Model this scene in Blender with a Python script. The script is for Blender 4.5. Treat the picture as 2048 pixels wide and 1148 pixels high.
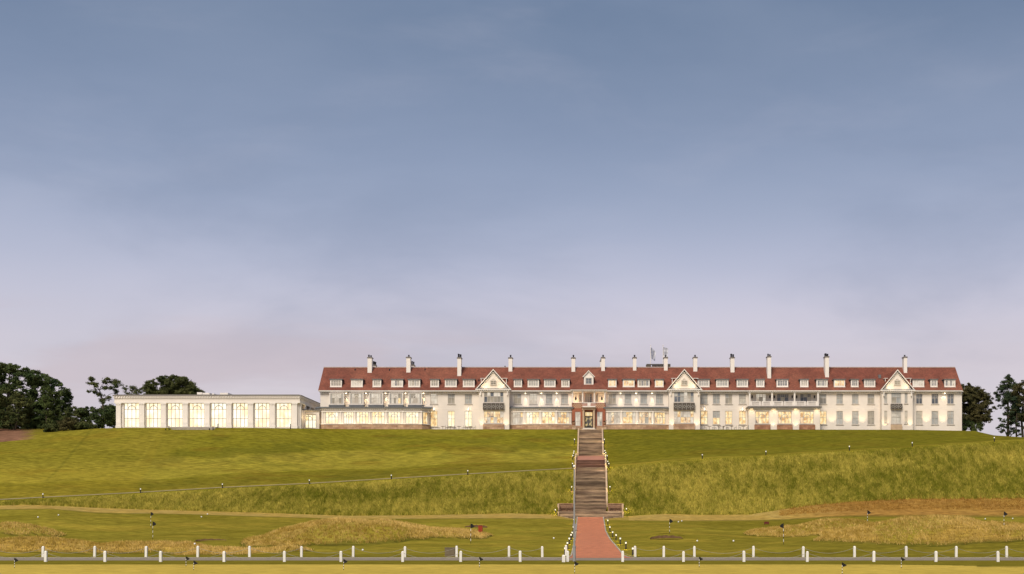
import bpy, math, random
import numpy as np
from mathutils import Vector, Matrix

random.seed(7); rng = np.random.default_rng(7)
for o in list(bpy.data.objects): bpy.data.objects.remove(o)
SC = bpy.context.scene
COL = SC.collection

# ------------------------------------------------------------------ camera, sky, sun, exposure
F = 2430.0; CX = 1180.0; CY = 1040.0; EYE = 4.0          # focal length and principal point for a 2048 px wide picture
cam = bpy.data.cameras.new('camera'); camo = bpy.data.objects.new('camera', cam); COL.objects.link(camo)
camo.location = (0, 0, EYE); camo.rotation_euler = (math.radians(90), 0, 0)
cam.sensor_width = 36; cam.lens = 36 * F / 2048
cam.shift_x = 0.5 - CX / 2048; cam.shift_y = (CY - 574) / 2048
cam.clip_start = 1; cam.clip_end = 9000
SC.camera = camo

SUN_EL, SUN_AZ = math.radians(46), math.radians(-22)      # behind the camera, to its left
sun = bpy.data.lights.new('sun', 'SUN'); suno = bpy.data.objects.new('sun', sun); COL.objects.link(suno)
sun.energy = 3.7; sun.angle = math.radians(26); sun.color = (1.0, 0.89, 0.74)
sd = Vector((math.sin(SUN_AZ) * math.cos(SUN_EL), -math.cos(SUN_AZ) * math.cos(SUN_EL), math.sin(SUN_EL)))   # towards the sun
suno.rotation_euler = sd.to_track_quat('Z', 'Y').to_euler(); suno.location = (0, -50, 80)

W = bpy.data.worlds.new('World'); SC.world = W; W.use_nodes = True
nt = W.node_tree; nt.nodes.clear(); N = nt.nodes.new; L = nt.links.new
def srgb(r, g, b):
    f = lambda c: (c / 255 / 12.92) if c / 255 <= .04045 else ((c / 255 + .055) / 1.055) ** 2.4
    return (f(r), f(g), f(b), 1)
tc = N('ShaderNodeTexCoord'); sep = N('ShaderNodeSeparateXYZ'); L(tc.outputs['Generated'], sep.inputs[0])
ramp = N('ShaderNodeValToRGB'); ramp.color_ramp.interpolation = 'B_SPLINE'
L(sep.outputs['Z'], ramp.inputs[0])
stops = [(0, (226, 220, 224)), (.09, (222, 212, 219)), (.13, (219, 210, 219)), (.165, (212, 208, 223)), (.20, (190, 194, 216)), (.25, (158, 171, 198)),
         (.31, (134, 150, 179)), (.38, (106, 127, 157)), (.55, (100, 121, 152)), (1, (84, 104, 138))]
el = ramp.color_ramp.elements
el[0].position = stops[0][0]; el[0].color = srgb(*stops[0][1]); el[1].position = 1; el[1].color = srgb(*stops[-1][1])
for p, c in stops[1:-1]:
    e = el.new(p); e.color = srgb(*c)
def cloud(scale, vec, detail, lo, hi, seed):
    mp = N('ShaderNodeMapping'); mp.inputs['Scale'].default_value = vec; mp.inputs['Location'].default_value = (seed, seed * .7, 0)
    L(tc.outputs['Generated'], mp.inputs[0])
    nz = N('ShaderNodeTexNoise'); nz.inputs['Scale'].default_value = scale; nz.inputs['Detail'].default_value = detail
    nz.inputs['Roughness'].default_value = .55; nz.inputs['Distortion'].default_value = .25; L(mp.outputs[0], nz.inputs['Vector'])
    mr = N('ShaderNodeMapRange'); mr.inputs['From Min'].default_value = lo; mr.inputs['From Max'].default_value = hi
    mr.interpolation_type = 'SMOOTHSTEP'
    L(nz.outputs['Fac'], mr.inputs['Value']); return mr.outputs[0]
def mixc(fac, a, b, mode='MIX', k=1.0):
    m = N('ShaderNodeMix'); m.data_type = 'RGBA'; m.blend_type = mode
    if hasattr(fac, 'links'):
        mm = N('ShaderNodeMath'); mm.operation = 'MULTIPLY'; mm.inputs[1].default_value = k; L(fac, mm.inputs[0]); L(mm.outputs[0], m.inputs[0])
    else: m.inputs[0].default_value = fac
    for s, v in ((6, a), (7, b)):
        if hasattr(v, 'links'): L(v, m.inputs[s])
        else: m.inputs[s].default_value = v
    return m.outputs[2]
c = ramp.outputs[0]
c = mixc(cloud(1.6, (1, 1, 2.4), 7, .40, .70, 3.1), c, srgb(172, 182, 204), k=.24)
c = mixc(cloud(3.2, (1, 1.3, 2.8), 8, .42, .72, 8.3), c, srgb(116, 133, 162), k=.30)
c = mixc(cloud(5.5, (1, 1, 3.4), 9, .48, .75, 1.7), c, srgb(205, 203, 218), k=.10)
# low pinkish grey bank of cloud near the horizon
low = N('ShaderNodeMapRange'); low.inputs['From Min'].default_value = .17; low.inputs['From Max'].default_value = .13; low.interpolation_type = 'SMOOTHSTEP'
L(sep.outputs['Z'], low.inputs['Value'])
bank = cloud(3.0, (1, 1, 8), 7, .42, .60, 5.2)
side = N('ShaderNodeMapRange'); side.inputs['From Min'].default_value = .12; side.inputs['From Max'].default_value = -.22; side.inputs['To Min'].default_value = .25; side.interpolation_type = 'SMOOTHSTEP'
L(sep.outputs['X'], side.inputs['Value']); b0 = N('ShaderNodeMath'); b0.operation = 'MULTIPLY'; L(bank, b0.inputs[0]); L(side.outputs[0], b0.inputs[1])
bm = N('ShaderNodeMath'); bm.operation = 'MULTIPLY'; L(low.outputs[0], bm.inputs[0]); L(b0.outputs[0], bm.inputs[1])
c = mixc(bm.outputs[0], c, srgb(204, 189, 196), k=.55)
bg = N('ShaderNodeBackground'); bg.inputs['Strength'].default_value = 1.0; L(c, bg.inputs['Color'])
sky = N('ShaderNodeTexSky'); sky.sky_type = 'NISHITA'; sky.sun_disc = False
sky.sun_elevation = SUN_EL; sky.sun_rotation = math.radians(180) + SUN_AZ
bg2 = N('ShaderNodeBackground'); bg2.inputs['Strength'].default_value = .05; L(sky.outputs[0], bg2.inputs['Color'])
mx = N('ShaderNodeMixShader'); mx.inputs[0].default_value = .07; L(bg.outputs[0], mx.inputs[1]); L(bg2.outputs[0], mx.inputs[2])
out = N('ShaderNodeOutputWorld'); L(mx.outputs[0], out.inputs['Surface'])
SC.view_settings.view_transform = 'Standard'; SC.view_settings.look = 'None'
SC.view_settings.exposure = 0.0; SC.view_settings.gamma = 1; SC.view_settings.use_curve_mapping = False

# ------------------------------------------------------------------ materials
def mat(name, col, rough=.8, var=.12, scale=1.5, bump=0.0, bscale=8.0, emit=None, estr=0.0, spec=.3, metal=0.0, var2=None, vscale=(1, 1, 1), attr=None, objrand=0.0):
    m = bpy.data.materials.new(name); m.use_nodes = True; t = m.node_tree; b = t.nodes['Principled BSDF']
    b.inputs['Roughness'].default_value = rough; b.inputs['Specular IOR Level'].default_value = spec; b.inputs['Metallic'].default_value = metal
    g = t.nodes.new('ShaderNodeNewGeometry'); mp = t.nodes.new('ShaderNodeMapping'); mp.inputs['Scale'].default_value = vscale
    t.links.new(g.outputs['Position'], mp.inputs[0])
    nz = t.nodes.new('ShaderNodeTexNoise'); nz.inputs['Scale'].default_value = scale; nz.inputs['Detail'].default_value = 5
    nz.inputs['Roughness'].default_value = .6
    t.links.new(mp.outputs[0], nz.inputs['Vector'])
    mr = t.nodes.new('ShaderNodeMapRange'); mr.inputs['From Min'].default_value = .3; mr.inputs['From Max'].default_value = .7
    mr.inputs['To Min'].default_value = 1 - var; mr.inputs['To Max'].default_value = 1 + var
    t.links.new(nz.outputs['Fac'], mr.inputs['Value'])
    v = t.nodes.new('ShaderNodeVectorMath'); v.operation = 'SCALE'
    if attr:
        a = t.nodes.new('ShaderNodeAttribute'); a.attribute_name = attr; src = a.outputs['Color']
    elif var2:
        nz2 = t.nodes.new('ShaderNodeTexNoise'); nz2.inputs['Scale'].default_value = scale * .37; nz2.inputs['Detail'].default_value = 4
        t.links.new(mp.outputs[0], nz2.inputs['Vector'])
        r = t.nodes.new('ShaderNodeValToRGB'); r.color_ramp.elements[0].color = (*col, 1); r.color_ramp.elements[1].color = (*var2, 1)
        r.color_ramp.elements[0].position = .35; r.color_ramp.elements[1].position = .65
        t.links.new(nz2.outputs['Fac'], r.inputs[0]); src = r.outputs[0]
    else:
        rg = t.nodes.new('ShaderNodeRGB'); rg.outputs[0].default_value = (*col, 1); src = rg.outputs[0]
    t.links.new(src, v.inputs[0]); t.links.new(mr.outputs[0], v.inputs['Scale'])
    last = v.outputs[0]
    if objrand:
        oi = t.nodes.new('ShaderNodeObjectInfo'); m2 = t.nodes.new('ShaderNodeMapRange')
        m2.inputs['To Min'].default_value = 1 - objrand; m2.inputs['To Max'].default_value = 1 + objrand
        t.links.new(oi.outputs['Random'], m2.inputs['Value'])
        v2 = t.nodes.new('ShaderNodeVectorMath'); v2.operation = 'SCALE'; t.links.new(last, v2.inputs[0]); t.links.new(m2.outputs[0], v2.inputs['Scale']); last = v2.outputs[0]
    t.links.new(last, b.inputs['Base Color'])
    if bump:
        nb = t.nodes.new('ShaderNodeTexNoise'); nb.inputs['Scale'].default_value = bscale; nb.inputs['Detail'].default_value = 4
        t.links.new(mp.outputs[0], nb.inputs['Vector'])
        bp = t.nodes.new('ShaderNodeBump'); bp.inputs['Strength'].default_value = bump; bp.inputs['Distance'].default_value = .3
        t.links.new(nb.outputs['Fac'], bp.inputs['Height']); t.links.new(bp.outputs[0], b.inputs['Normal'])
    if emit:
        b.inputs['Emission Color'].default_value = (*emit, 1); b.inputs['Emission Strength'].default_value = estr
    return m
def lit_pane(name, c0, c1, c2, strength, scale=.9):
    """glass of a room with its lamps on: what one sees is the lit room, brighter near its lamps"""
    m = bpy.data.materials.new(name); m.use_nodes = True; t = m.node_tree; b = t.nodes['Principled BSDF']
    b.inputs['Base Color'].default_value = (.12, .11, .1, 1); b.inputs['Roughness'].default_value = .1
    g = t.nodes.new('ShaderNodeNewGeometry'); mp = t.nodes.new('ShaderNodeMapping'); mp.inputs['Scale'].default_value = (1, 1, .8)
    t.links.new(g.outputs['Position'], mp.inputs[0])
    nz = t.nodes.new('ShaderNodeTexNoise'); nz.inputs['Scale'].default_value = scale; nz.inputs['Detail'].default_value = 3; nz.inputs['Distortion'].default_value = .5
    t.links.new(mp.outputs[0], nz.inputs['Vector'])
    r = t.nodes.new('ShaderNodeValToRGB'); e = r.color_ramp.elements
    e[0].position = .34; e[0].color = (*c0, 1); e[1].position = .66; e[1].color = (*c2, 1); k = e.new(.48); k.color = (*c1, 1)
    t.links.new(nz.outputs['Fac'], r.inputs[0]); t.links.new(r.outputs[0], b.inputs['Emission Color'])
    b.inputs['Emission Strength'].default_value = strength
    return m
def glass_pane(name, c0, c1, rough=.12, scale=.7, emis=0.0):
    """window with blinds, curtains or a dim room behind shiny glass"""
    m = mat(name, c0, rough=rough, var=.25, scale=scale, var2=c1, spec=.6)
    if emis:
        b = m.node_tree.nodes['Principled BSDF']; b.inputs['Emission Color'].default_value = (1, .8, .5, 1); b.inputs['Emission Strength'].default_value = emis
    return m
M = {}
M['white'] = mat('painted_white_wall', (.77, .70, .625), .75, .07, .35, .05, 3)
M['cream'] = mat('cream_white_render', (.76, .685, .60), .75, .06, .35, .05, 3)
M['trim'] = mat('white_trim_paint', (.82, .76, .69), .6, .03, 1)
M['frame'] = mat('backlit_shade_joinery', (.50, .455, .40), .6, .05, 1)  # white window joinery, its colour darkened to carry the backlit shade
M['lead'] = mat('grey_lead_sheet', (.16, .165, .17), .5, .15, 1.5)
M['leadwarm'] = mat('brown_grey_slate', (.20, .18, .16), .6, .15, 1.5)
M['dark'] = mat('near_black_metal', (.012, .012, .014), .45, .1, 4)
M['pot'] = mat('dark_chimney_pot_clay', (.022, .020, .026), .6, .2, 4)
M['soff'] = mat('pale_dormer_slab', (.45, .46, .47), .6, .08, 2)
M['bronze'] = mat('bronze_grey_metal', (.085, .07, .055), .5, .3, 3)
M['iron'] = mat('weathered_iron', (.35, .33, .30), .5, .1, 3)
M['stone'] = mat('pink_brown_sandstone', (.46, .29, .18), .85, .25, 1.6, .3, 6, var2=(.62, .50, .36))
M['stonedk'] = mat('weathered_red_sandstone', (.30, .17, .10), .9, .3, 1.8, .3, 6, var2=(.42, .27, .17))
M['sandpale'] = mat('pale_carved_sandstone', (.52, .38, .25), .85, .12, 1.5, .2, 6)
M['kerb'] = mat('pale_concrete_kerb', (.38, .34, .27), .85, .12, 1.5, .1, 8)
M['post'] = mat('white_painted_wood', (.83, .80, .74), .6, .05, 3, objrand=.04)
M['chain'] = mat('dull_galvanised_chain', (.34, .32, .28), .5, .1, 5)
M['road'] = mat('grey_asphalt', (.25, .21, .165), 1, .12, 2.5, .1, 20, spec=.05, var2=(.30, .25, .20))
M['hillpath'] = mat('pale_gravel_path', (.30, .25, .13), .9, .15, .8, .1, 8)
M['red'] = mat('red_painted_box', (.32, .045, .015), .5, .1, 3)
M['maroon'] = mat('maroon_board', (.13, .022, .015), .6, .1, 3)
M['taupe'] = mat('taupe_metal_cabinet', (.17, .135, .085), .6, .08, 2)
M['pole'] = mat('grey_galvanised_steel', (.34, .34, .35), .45, .06, 2, metal=.2)
M['ball'] = mat('white_ball', (.85, .85, .82), .4, .02)
M['wood'] = mat('weathered_bench_wood', (.22, .13, .08), .8, .2, 3)
M['bark'] = mat('grey_brown_bark', (.085, .065, .05), .95, .3, 3, .5, 6)
M['flag'] = mat('black_flag_cloth', (.015, .015, .015), .8, .1)
M['whiteflag'] = mat('grey_and_white_flag_cloth', (.62, .62, .66), .8, .4, 2.2, var2=(.25, .27, .35))
M['bunker'] = mat('dark_turf_bunker_face', (.16, .095, .048), 1, .25, 3, .4, 6)
M['step'] = mat('worn_brown_stone_steps', (.20, .135, .090), .9, .40, .9, .2, 5, var2=(.46, .34, .22), vscale=(.45, 1, 4), objrand=.42)
M['stepred'] = mat('reddish_stone_steps', (.19, .095, .065), .9, .3, .9, .2, 5, var2=(.30, .17, .12), vscale=(.4, 1, 6), objrand=.3)
M['lampglass'] = mat('lit_frosted_glass', (.4, .4, .36), .3, 0, emit=(1, .93, .78), estr=.75)
M['downlight'] = mat('lit_lamp_lens', (.9, .9, .85), .3, 0, emit=(1, .84, .55), estr=7)
M['lit'] = lit_pane('lit_room_bright', (1.0, .72, .32), (1.0, .86, .50), (1.0, .95, .76), 1.12)
M['litpav'] = lit_pane('lit_ballroom', (1.0, .76, .40), (1.0, .87, .58), (1.0, .95, .80), 1.28, .6)
M['litamber'] = lit_pane('lit_room_amber', (.55, .27, .08), (1.0, .66, .26), (1.0, .88, .55), 1.0, 1.3)
M['litmix'] = lit_pane('lit_lounge', (.14, .10, .08), (.80, .50, .24), (1.0, .86, .58), .95, 1.1)
M['litpale'] = lit_pane('softly_lit_curtain', (.48, .38, .27), (.74, .64, .50), (.95, .86, .70), .75, .8)
M['blind'] = glass_pane('glass_over_grey_blind', (.30, .31, .30), (.46, .46, .43))
M['blind2'] = glass_pane('glass_over_cream_curtain', (.42, .40, .34), (.58, .55, .48))
M['dkglass'] = glass_pane('glass_of_dim_room', (.05, .06, .075), (.20, .22, .25))
M['dusk'] = glass_pane('glass_of_half_lit_room', (.13, .13, .13), (.40, .36, .28), emis=.08)
M['doorglass'] = lit_pane('dark_door_glass', (.01, .01, .01), (.02, .018, .012), (.9, .65, .22), .7, 2.2)

def tile_mat():
    m = mat('red_clay_roof_tiles', (.192, .062, .042), .85, .22, .45, 0, var2=(.240, .088, .056)); t = m.node_tree; b = t.nodes['Principled BSDF']
    g = [n for n in t.nodes if n.type == 'NEW_GEOMETRY'][0]
    mp = t.nodes.new('ShaderNodeMapping'); mp.inputs['Rotation'].default_value = (math.radians(-45), 0, 0); t.links.new(g.outputs['Position'], mp.inputs[0])
    br = t.nodes.new('ShaderNodeTexBrick'); br.inputs['Scale'].default_value = 1; br.inputs['Brick Width'].default_value = .3; br.inputs['Row Height'].default_value = .26
    br.inputs['Mortar Size'].default_value = .02; br.inputs['Color1'].default_value = (.80, .80, .80, 1); br.inputs['Color2'].default_value = (1.2, 1.16, 1.1, 1)
    br.inputs['Mortar'].default_value = (.6, .6, .6, 1); t.links.new(mp.outputs[0], br.inputs['Vector'])
    last = b.inputs['Base Color'].links[0].from_socket
    mm = t.nodes.new('ShaderNodeMix'); mm.data_type = 'RGBA'; mm.blend_type = 'MULTIPLY'; mm.inputs[0].default_value = 1
    t.links.new(last, mm.inputs[6]); t.links.new(br.outputs['Color'], mm.inputs[7]); t.links.new(mm.outputs[2], b.inputs['Base Color'])
    return m
M['tile'] = tile_mat()
def brick_mat(name, c1, c2, mortar, bw, rh, rot=90, ms=.012, rough=.85, var=.15):
    m = mat(name, c1, rough, var, 1.2); t = m.node_tree; b = t.nodes['Principled BSDF']
    g = [n for n in t.nodes if n.type == 'NEW_GEOMETRY'][0]
    mp = t.nodes.new('ShaderNodeMapping'); mp.inputs['Rotation'].default_value = (math.radians(-rot), 0, 0); t.links.new(g.outputs['Position'], mp.inputs[0])
    br = t.nodes.new('ShaderNodeTexBrick'); br.inputs['Scale'].default_value = 1; br.inputs['Brick Width'].default_value = bw; br.inputs['Row Height'].default_value = rh
    br.inputs['Mortar Size'].default_value = ms; br.inputs['Color1'].default_value = (*c1, 1); br.inputs['Color2'].default_value = (*c2, 1); br.inputs['Mortar'].default_value = (*mortar, 1)
    t.links.new(mp.outputs[0], br.inputs['Vector'])
    v = [n for n in t.nodes if n.type == 'VECT_MATH'][0]; t.links.new(br.outputs['Color'], v.inputs[0])
    return m
M['brick'] = brick_mat('red_facing_brick', (.33, .095, .045), (.27, .07, .035), (.38, .22, .15), .45, .15)
M['ashlar'] = brick_mat('coursed_sandstone_blocks', (.50, .34, .22), (.34, .20, .125), (.30, .21, .15), 1.3, .42, ms=.02, var=.25)
M['redash'] = brick_mat('coursed_red_stone_blocks', (.42, .22, .13), (.28, .13, .075), (.25, .15, .1), 1.1, .4, ms=.02, var=.25)
M['paving'] = brick_mat('red_brick_paving', (.58, .20, .098), (.48, .16, .08), (.40, .19, .10), .5, .25, rot=0, ms=.015)

# ------------------------------------------------------------------ mesh helpers
WO = {}                                                    # world origin of every object made
def PX(px, Y): return (px - CX) * Y / F
def PZ(py, Y): return EYE + (CY - py) * Y / F
class MB:
    def __init__(s): s.v = []; s.f = []
    def quad(s, a, b, c, d):
        i = len(s.v); s.v += [a, b, c, d]; s.f.append((i, i + 1, i + 2, i + 3)); return s
    def hexa(s, p):                                         # p: 4 bottom then 4 top, counter-clockwise seen from above
        i = len(s.v); s.v += [tuple(q) for q in p]
        s.f += [(i, i+3, i+2, i+1), (i+4, i+5, i+6, i+7), (i, i+1, i+5, i+4), (i+1, i+2, i+6, i+5), (i+2, i+3, i+7, i+6), (i+3, i, i+4, i+7)]
        return s
    def box(s, x0, x1, y0, y1, z0, z1):
        return s.hexa([(x0, y0, z0), (x1, y0, z0), (x1, y1, z0), (x0, y1, z0), (x0, y0, z1), (x1, y0, z1), (x1, y1, z1), (x0, y1, z1)])
    def fbox(s, fr, s0, s1, d0, d1, z0, z1):                # box in a facade frame; d is distance out of the wall
        P = lambda a, d, z: fr_pt(fr, a, d, z)
        return s.hexa([P(s0, d1, z0), P(s1, d1, z0), P(s1, d0, z0), P(s0, d0, z0), P(s0, d1, z1), P(s1, d1, z1), P(s1, d0, z1), P(s0, d0, z1)])
    def prism(s, pts, n0, n1):                              # pts polygon of 3-vectors, extruded between offsets n0, n1
        i = len(s.v); k = len(pts); n0 = Vector(n0); n1 = Vector(n1)
        s.v += [tuple(Vector(p) + n0) for p in pts] + [tuple(Vector(p) + n1) for p in pts]
        s.f.append(tuple(range(i, i + k))); s.f.append(tuple(range(i + 2 * k - 1, i + k - 1, -1)))
        for a in range(k): b = (a + 1) % k; s.f.append((i + a, i + k + a, i + k + b, i + b))
        return s
    def cyl(s, x, y, z0, z1, r0, r1=None, n=10):
        return s.lathe(x, y, [(r0, z0), (r1 if r1 is not None else r0, z1)], n)
    def lathe(s, x, y, prof, n=10):
        i = len(s.v)
        for r, z in prof:
            for a in range(n):
                t = 2 * math.pi * a / n; s.v.append((x + r * math.cos(t), y + r * math.sin(t), z))
        for k in range(len(prof) - 1):
            for a in range(n):
                b = (a + 1) % n; s.f.append((i + k*n + a, i + k*n + b, i + (k+1)*n + b, i + (k+1)*n + a))
        s.f.append(tuple(i + a for a in range(n - 1, -1, -1))); s.f.append(tuple(i + (len(prof)-1)*n + a for a in range(n)))
        return s
    def tube(s, pts, rad, n=6):
        i = len(s.v); m = len(pts)
        for k, p in enumerate(pts):
            p = Vector(p); q0 = Vector(pts[max(0, k-1)]); q1 = Vector(pts[min(m-1, k+1)]); d = (q1 - q0).normalized()
            u = d.orthogonal().normalized() if abs(d.z) > .9 else d.cross(Vector((0, 0, 1))).normalized(); w = d.cross(u)
            r = rad[k] if hasattr(rad, '__len__') else rad
            for a in range(n):
                t = 2 * math.pi * a / n; s.v.append(tuple(p + u * r * math.cos(t) + w * r * math.sin(t)))
        for k in range(m - 1):
            for a in range(n):
                b = (a + 1) % n; s.f.append((i + k*n + a, i + k*n + b, i + (k+1)*n + b, i + (k+1)*n + a))
        s.f.append(tuple(i + a for a in range(n - 1, -1, -1))); s.f.append(tuple(i + (m-1)*n + a for a in range(n)))
        return s
def fr_pt(fr, a, d, z):
    ox, oy, dx, dy = fr; return (ox + dx * a + dy * d, oy + dy * a - dx * d, z)
def frame(x0, y0, x1, y1):
    l = math.hypot(x1 - x0, y1 - y0); return (x0, y0, (x1 - x0) / l, (y1 - y0) / l), l
def front(Y): return (0, Y, 1, 0)                            # s is world X
def obj(name, mb, m, parent=None, kind=None, smooth=False):
    v = np.array(mb.v, dtype=np.float64)
    org = np.array([(v[:, 0].min() + v[:, 0].max()) / 2, (v[:, 1].min() + v[:, 1].max()) / 2, v[:, 2].min()])
    me = bpy.data.meshes.new(name); me.from_pydata((v - org).tolist(), [], mb.f); me.materials.append(M[m] if isinstance(m, str) else m)
    if smooth: me.polygons.foreach_set('use_smooth', [True] * len(me.polygons))
    o = bpy.data.objects.new(name, me); COL.objects.link(o); WO[o] = Vector(org)
    if parent is not None: o.parent = parent; o.location = WO[o] - WO[parent]
    else: o.location = WO[o]
    if kind: o['kind'] = kind
    return o
def thing(name, loc, label, cat, group=None):
    o = bpy.data.objects.new(name, None); o.empty_display_size = .3; COL.objects.link(o); o.location = loc; WO[o] = Vector(loc)
    o['label'] = label; o['category'] = cat
    if group: o['group'] = group
    return o
def tag(o, label, cat, group=None):
    o['label'] = label; o['category'] = cat
    if group: o['group'] = group
    return o
def copy_thing(root, loc, label, scale=1.0):
    r = root.copy(); COL.objects.link(r); r.location = loc; r['label'] = label; r.scale = (scale,) * 3; WO[r] = Vector(loc)
    for ch in root.children:
        k = ch.copy(); COL.objects.link(k); k.parent = r
        for g in ch.children:
            q = g.copy(); COL.objects.link(q); q.parent = k
    return r
ONES = ['', 'first', 'second', 'third', 'fourth', 'fifth', 'sixth', 'seventh', 'eighth', 'ninth', 'tenth', 'eleventh', 'twelfth', 'thirteenth', 'fourteenth',
        'fifteenth', 'sixteenth', 'seventeenth', 'eighteenth', 'nineteenth', 'twentieth']
def nth(i, n):
    """words for item i (from 0) of n counted from the left"""
    if i == 0: return 'leftmost'
    if i == n - 1: return 'rightmost'
    return ONES[i + 1] + ' from the left' if i < n / 2 else ONES[n - i] + ' from the right'
def lamp(kind, loc, power, parent=None, col=(1, .74, .42), aim=None, size=60, radius=.08, blend=.8):
    l = bpy.data.lights.new('lamp_light', kind); l.energy = power; l.color = col; l.shadow_soft_size = radius
    if kind == 'SPOT': l.spot_size = math.radians(size); l.spot_blend = blend
    o = bpy.data.objects.new('lamp_light', l); COL.objects.link(o)
    if aim is not None: o.rotation_euler = (Vector(loc) - Vector(aim)).to_track_quat('Z', 'Y').to_euler()
    if parent is not None: o.parent = parent; o.location = Vector(loc) - WO[parent]
    else: o.location = loc
    return o

# ------------------------------------------------------------------ terrain
def vnoise(x, y, seed):
    """smooth value noise, vectorised"""
    x = np.asarray(x, float); y = np.asarray(y, float)
    xi = np.floor(x).astype(np.int64); yi = np.floor(y).astype(np.int64); fx = x - xi; fy = y - yi
    fx = fx * fx * (3 - 2 * fx); fy = fy * fy * (3 - 2 * fy)
    def h(a, b):
        n = (a * 374761393 + b * 668265263 + seed * 1442695041) & 0xffffffff
        n = ((n ^ (n >> 13)) * 1274126177) & 0xffffffff; n = n ^ (n >> 16)
        return (n & 0xffff) / 65535.0
    return (h(xi, yi) * (1-fx) + h(xi+1, yi) * fx) * (1-fy) + (h(xi, yi+1) * (1-fx) + h(xi+1, yi+1) * fx) * fy
def fbm(x, y, seed, o=4):
    r = 0; a = .5; t = 0
    for k in range(o): r = r + a * vnoise(x * 2**k, y * 2**k, seed + k); t += a; a *= .5
    return r / t
cols = np.array([-1200, 0, 50, 100, 185, 250, 300, 445, 512, 618, 700, 783, 860, 935, 1024, 1110, 1145, 1215, 1230, 1330, 1405, 1500, 1560, 1620, 1698, 1824, 1950, 1988, 2048, 3000], float)
I = lambda xs, ys: np.interp(cols, xs, ys)
pyg = I([-1200, 0, 100, 200, 300, 512, 700, 1024, 1110, 1145, 1215, 1330, 1500, 1560, 1700, 2048, 3000], [1019, 1019, 1017, 1026, 1027, 1033, 1038.5, 1036.5, 1037, 1040, 1040, 1042, 1042, 1041, 1034, 1035, 1035])
pyf = I([-1200, 0, 50, 250, 512, 700, 860, 1024, 1110, 1145, 1215, 1250, 1330, 1440, 1500, 1560, 1620, 1700, 1800, 2048, 3000], [1012, 1012, 1010, 1018.6, 1026, 1032.5, 1031, 1027.5, 1030, 1037, 1037, 1032, 1028.5, 1031.5, 1030, 1020, 1011, 1004, 998, 997, 995])
pyt = I([-1200, 0, 85, 280, 445, 618, 783, 935, 1145, 1215, 1260, 1405, 1530, 1698, 1824, 1988, 2048, 3000], [1004, 1001, 996.5, 986.5, 976.5, 968.5, 958.5, 949.5, 938, 934, 928.5, 917.5, 910.5, 901, 893, 883, 880, 878])
pym = I([-1200, 0, 300, 512, 1024, 1145, 1215, 1400, 1700, 2048, 3000], [952, 945, 938, 928, 913, 911.5, 911.5, 893, 880, 877.5, 878])
pyc = I([-1200, 0, 50, 100, 185, 250, 600, 640, 1145, 1215, 1500, 1940, 1965, 1990, 2048, 3000], [880, 877, 872, 867, 857, 855, 855.5, 858, 858.3, 858.3, 858.6, 859.5, 865, 871, 874.5, 880])
Yf = 222 + 0 * cols; Yg = 216.5 + 0 * cols
Yt = 222 + np.clip((pyf - pyt) * .145, 1.6, 14.5)
Yc = I([-1200, 600, 640, 1145, 1215, 3000], [257.5, 257.5, 264, 265, 265, 264])
Ym = Yt + 2.5 + (Yc - Yt - 2.5) * .42
z_ = lambda py, Y: EYE + (CY - py) * Y / F
zc = z_(pyc, Yc)
zb_ = np.where(cols < 240, z_(857.5, 276.0), zc + .05)
KY = [-400 + 0*cols, 137 + 0*cols, 152 + 0*cols, 172 + 0*cols, 195 + 0*cols, Yg, Yf, Yt, Yt + 2.5, Ym, Yc, Yc + 2, 276 + 0*cols, 420 + 0*cols, 900 + 0*cols, 6000 + 0*cols]
zt = z_(pyt, Yt)
KZ = [0*cols, 0*cols, .85 + 0*cols, 1.5 + 0*cols, 2.3 + 0*cols, z_(pyg, Yg), z_(pyf, Yf), zt, zt + .42, z_(pym, Ym), zc, zc + .05, zb_, np.where(cols < 240, zb_, zc), zc - 18, zc - 40]
KY = np.array(KY); KZ = np.array(KZ)
# mounds: centre px, Y, half width (m) x, y, height, rotation
MOUNDS = [(10, 177.5, 8.8, 4.2, 1.75), (-120, 181, 9, 5, 1.8),                                 # left edge
          (150, 144, 9.5, 4.6, 1.05), (300, 144.5, 9, 4.8, 1.35), (50, 143.5, 9, 4.2, .75), (-80, 143, 12, 4.2, .7), (430, 143, 6.5, 3.8, .65), (545, 143, 5.0, 3.4, .42),   # low ridge behind the posts
          (578, 163, 6, 8.5, 1.3), (650, 172, 9, 12, 2.2), (720, 169, 10, 12, 2.35), (810, 171, 7, 10, 1.5), (900, 174, 6.5, 8, 1.05),           # big middle mound
          (1585, 181, 7, 6.5, 1.2), (1700, 183, 9, 8, 2.0), (1640, 182, 8, 7, 1.3),                                           # right, rear mound
          (1760, 163, 9.5, 8, 1.9), (1850, 166, 11, 11, 2.55), (1960, 166, 11, 11, 2.35), (2080, 166, 12, 11, 1.9)]                    # right, front mound
def mound_h(X, Y):
    best = np.zeros_like(X); q = np.full_like(X, 9.0)
    wob = (fbm(X * .16 + 40, Y * .16, 11, 3) - .5) * .55
    for px, cy, rx, ry, h in MOUNDS:
        cx = PX(px, cy); d = ((X - cx) / rx) ** 2 + ((Y - cy) / ry) ** 2 + wob
        b = h * np.clip(1 - d, 0, 1) ** .8
        best = (best ** 3 + b ** 3) ** (1/3); q = np.minimum(q, d)
    return best, q
BUNKERS = [(1333, 1077.5, 33, 1071), (421, 1081.5, 31, 1078), (952, 1055, 23, 1050)]
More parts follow.
